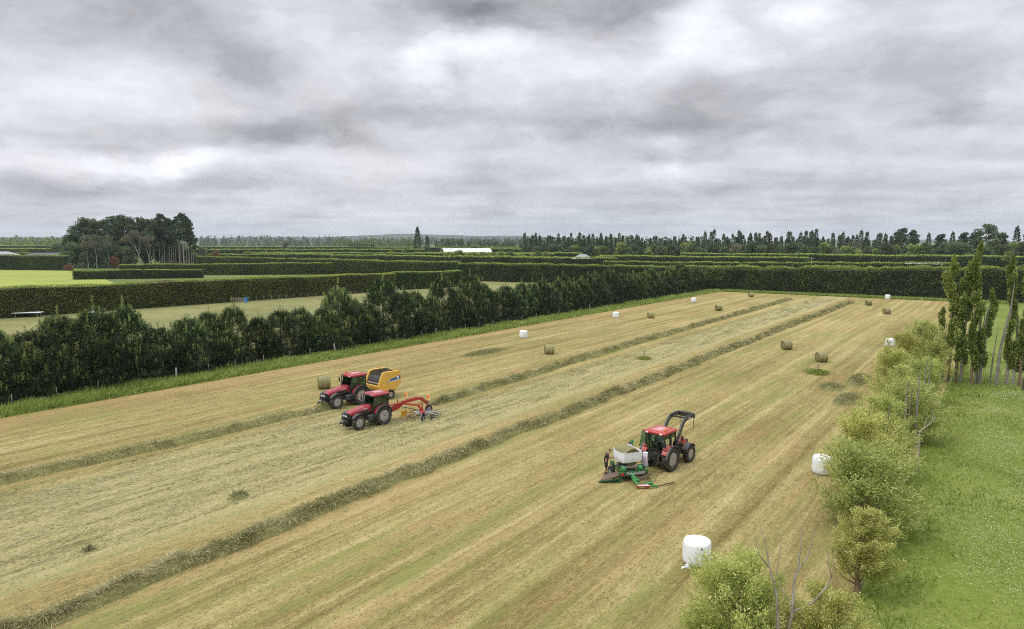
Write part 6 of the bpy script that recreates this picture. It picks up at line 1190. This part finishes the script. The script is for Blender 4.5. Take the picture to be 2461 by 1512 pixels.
# band of film stretched round it
rg = []
for z, g_ in ((.27, -.03), (.31, .0), (.65, .01), (.95, .02), (1.03, .03), (1.03, .015), (.65, -.005), (.31, -.015), (.28, -.045)):
    ring = []
    for j in range(44):
        a = 2*PI*j/44; ca, sa = math.cos(a), math.sin(a); x = .70*math.copysign(abs(ca)**.16, ca); y = .78*math.copysign(abs(sa)**.16, sa); lift = .10*max(0, abs(ca*sa)*2-.75)*4*(1.3 if z > .9 else 0)
        ring.append((x*(1+g_), y*(1+g_), z+lift-.015*math.sin(3*a)))
    rg.append(ring)
fb = MB().loft(rg+[rg[0]], False, True).build('film_band', M_FILM, hb)
MB().add([(-.68, .62, .34), (-.70, .70, .34), (-.60, .78, .02), (-.66, .66, .02), (-.71, .66, .15), (-.74, .60, .02)], [(0, 1, 2, 3), (0, 3, 5, 4)]).build('film_tail', M_FILM, hb)
# film carton beside the hitch
c = G(*[q/1.01585 for q in (1440+850/6.3, 980+990/6.3)], .62); 
stand = MB().box((0, 0, .30), (.36, .36, .60), 0, 0, .02)
cart = empty('film_carton', (c.x, c.y, 0), ROT+.15); tag(cart, 'tall pale lilac film carton with red lettering on a stand behind the loader tractor', 'carton'); stand.build('stand', M_GREEN, cart); cb = MB().box((0, 0, 1.08), (.31, .31, .92), 0, 0, .012).build('box', M_CARD, cart); MB().box((0, 0, 1.53), (.318, .318, .07), 0, 0, .01).build('lid', M_CARD, cart)
place_text('SILOTITE', .15, M_LETTER_R, cb, (-.02, -.1575, 1.06), (0, 0, 1), (-1, 0, 0)); place_text('SILOTITE', .12, M_LETTER_R, cb, (-.1575, -.03, 1.06), (0, 0, 1), (0, 1, 0))
# ------------------------------------------------------------------ the person
def skin_obj(name, verts, edges, mat, parent, sub=2, root=0):
    me = bpy.data.meshes.new(name); me.from_pydata([v[:3] for v in verts], edges, []); o = link(name, me, mat, parent)
    md = o.modifiers.new('skin', 'SKIN'); md.use_smooth_shade = True; md.branch_smoothing = .3
    sv = me.skin_vertices[0].data
    for i, v in enumerate(verts):
        r = v[3]; sv[i].radius = (r, r) if not hasattr(r, '__len__') else r
        sv[i].use_root = (i == root)
    ss = o.modifiers.new('smooth', 'SUBSURF'); ss.levels = sub; ss.render_levels = sub; return o
def person(loc, rz):
    """faces +X, Y left; head bowed, forearms raised to the controls"""
    P = empty('person', loc, rz); tag(P, 'person in black T-shirt, shorts and dark cap bending over the controls of the bale wrapper', 'person')
    M_SK = paint('skin', (.42, .22, .15), .55, 0, .1, (.36, .15, .10), 6); M_SHIRT = paint('black_shirt', (.016, .017, .022), .85, 0, .1, (.05, .05, .05), 8); M_SHORT = paint('black_shorts', (.018, .019, .024), .85, 0, .15, (.06, .055, .05), 8); M_TRIM = paint('coral_trim', (.60, .10, .05), .7); M_BOOT = paint('dark_boots', (.05, .035, .025), .6); M_HAIR = paint('dark_cap', (.018, .017, .018), .8)
    V = []; E = []
    def add(x, y, z, r, par=None):
        V.append((x, y, z, r)); i = len(V)-1
        if par is not None: E.append((par, i))
        return i
    pel = add(0, 0, .93, (.14, .11)); ab = add(.01, 0, 1.10, (.14, .10), pel); ch = add(.06, 0, 1.30, (.165, .115), ab); nb = add(.12, 0, 1.46, (.085, .075), ch); nk = add(.18, 0, 1.54, .055, nb); hd = add(.235, 0, 1.60, .075, nk); h2 = add(.27, 0, 1.68, (.082, .098), hd); h3_ = add(.285, 0, 1.745, (.06, .075), h2); add(.36, 0, 1.625, .018, h2)
    for sg in (-1, 1):
        add(.255, .085*sg, 1.66, .014, h2)
        hp = add(.0, .10*sg, .86, .095, pel); kn = add(.06 if sg > 0 else .02, .11*sg, .48, .06, hp); cf = add(.02 if sg > 0 else -.03, .115*sg, .33, .056, kn); an = add(-.03 if sg > 0 else -.08, .115*sg, .09, .04, cf); ft = add(.06 if sg > 0 else .01, .125*sg, .04, .036, an); add(.14 if sg > 0 else .09, .13*sg, .03, .028, ft)
        sh = add(.09, .19*sg, 1.42, .062, ch); el = add(.17, .235*sg, 1.16, .042, sh); fa = add(.32, .19*sg, 1.13, .038, el); wr_ = add(.42, .14*sg, 1.15, .026, fa); pm = add(.475, .115*sg, 1.155, (.018, .034), wr_); pk = add(.51, .105*sg, 1.155, (.016, .034), pm)
        add(.455, .085*sg, 1.16, .011, pm); t2_ = len(V)-1; add(.485, .068*sg, 1.14, .009, t2_)
        for q in range(4):
            k1 = add(.545-.006*abs(q-1.3), (.098-.012+.0)*sg+(q-1.5)*.020, 1.150, .0085, pk); k2 = add(.572-.008*abs(q-1.3), .086*sg+(q-1.5)*.020, 1.132, .008, k1); add(.578-.008*abs(q-1.3), .086*sg+(q-1.5)*.020, 1.112, .007, k2)
    skin_obj('body', V, E, M_SK, P)
    shv = [(0, 0, .90, (.175, .15)), (.0, 0, 1.0, (.175, .145)), (.01, 0, 1.12, (.175, .14)), (.06, 0, 1.32, (.20, .15)), (.105, 0, 1.45, (.13, .115)), (.12, 0, 1.49, (.11, .10))]; se = [(0, 1), (1, 2), (2, 3), (3, 4), (4, 5)]
    for sg in (-1, 1): k = len(shv); shv += [(.088, .19*sg, 1.42, .098), (.125, .215*sg, 1.30, .086), (.15, .228*sg, 1.22, .078), (.155, .23*sg, 1.20, .074)]; se += [(3, k), (k, k+1), (k+1, k+2), (k+2, k+3)]
    so_ = skin_obj('shirt', shv, se, M_SHIRT, P)
    tv = []; te = []
    for sg in (-1, 1): k = len(tv); tv += [(.152, .229*sg, 1.215, .080), (.158, .231*sg, 1.185, .078)]; te += [(k, k+1)]
    for q in range(2): skin_obj('sleeve_trim', tv[2*q:2*q+2], [(0, 1)], M_TRIM, so_, 1)
    skin_obj('collar', [(.105, 0, 1.468, .088), (.135, 0, 1.50, .076)], [(0, 1)], M_TRIM, so_, 1)
    sv_ = [(0, 0, 1.0, (.165, .135)), (0, 0, .88, (.17, .145))]; se = [(0, 1)]
    for sg in (-1, 1): k = len(sv_); sv_ += [(.01, .095*sg, .80, .125), (.045 if sg > 0 else .012, .108*sg, .56, .108), (.055 if sg > 0 else .016, .109*sg, .47, .10)]; se += [(1, k), (k, k+1), (k+1, k+2)]
    skin_obj('shorts', sv_, se, M_SHORT, P)
    for sg in (-1, 1): x0 = 0 if sg > 0 else -.05; skin_obj('boot', [(-.03+x0, .115*sg, .17, .056), (-.035+x0, .115*sg, .06, .056), (.06+x0, .122*sg, .048, .048), (.13+x0, .128*sg, .04, .038)], [(0, 1), (1, 2), (2, 3)], M_BOOT, P)
    cp = skin_obj('cap', [(.225, 0, 1.685, (.088, .10)), (.265, 0, 1.735, (.088, .10)), (.285, 0, 1.772, (.06, .07))], [(0, 1), (1, 2)], M_HAIR, P, 2); MB().prism([(.33, -.075), (.43, -.055), (.45, 0), (.43, .055), (.33, .075)], 1.700, 1.712, 'Z').build('peak', M_HAIR, cp)
    ey = MB()
    for sg in (-1, 1): ey.lathe([(-.010, .001), (-.006, .009), (.004, .009), (.008, .001)], (.352, .032*sg, 1.655), 'X', 8)
    ey.build('eyes', M_LETTER_B, P); MB().box((.345, 0, 1.585), (.012, .045, .010), 0, 0, .004).build('mouth', M_TRIM, P)
    return P
pp = G(*[q/1.01585 for q in (1440+245/6.3, 980+1118/6.3)]); tgt = wm @ Vector((-.5, 1.2, 0)); dv = tgt-pp
person(pp, -.12)
for o in list(bpy.data.objects):
    if o.name.startswith('lettering') and o.type == 'MESH' and not o.data.materials: o.data.materials.append(M_LETTER)
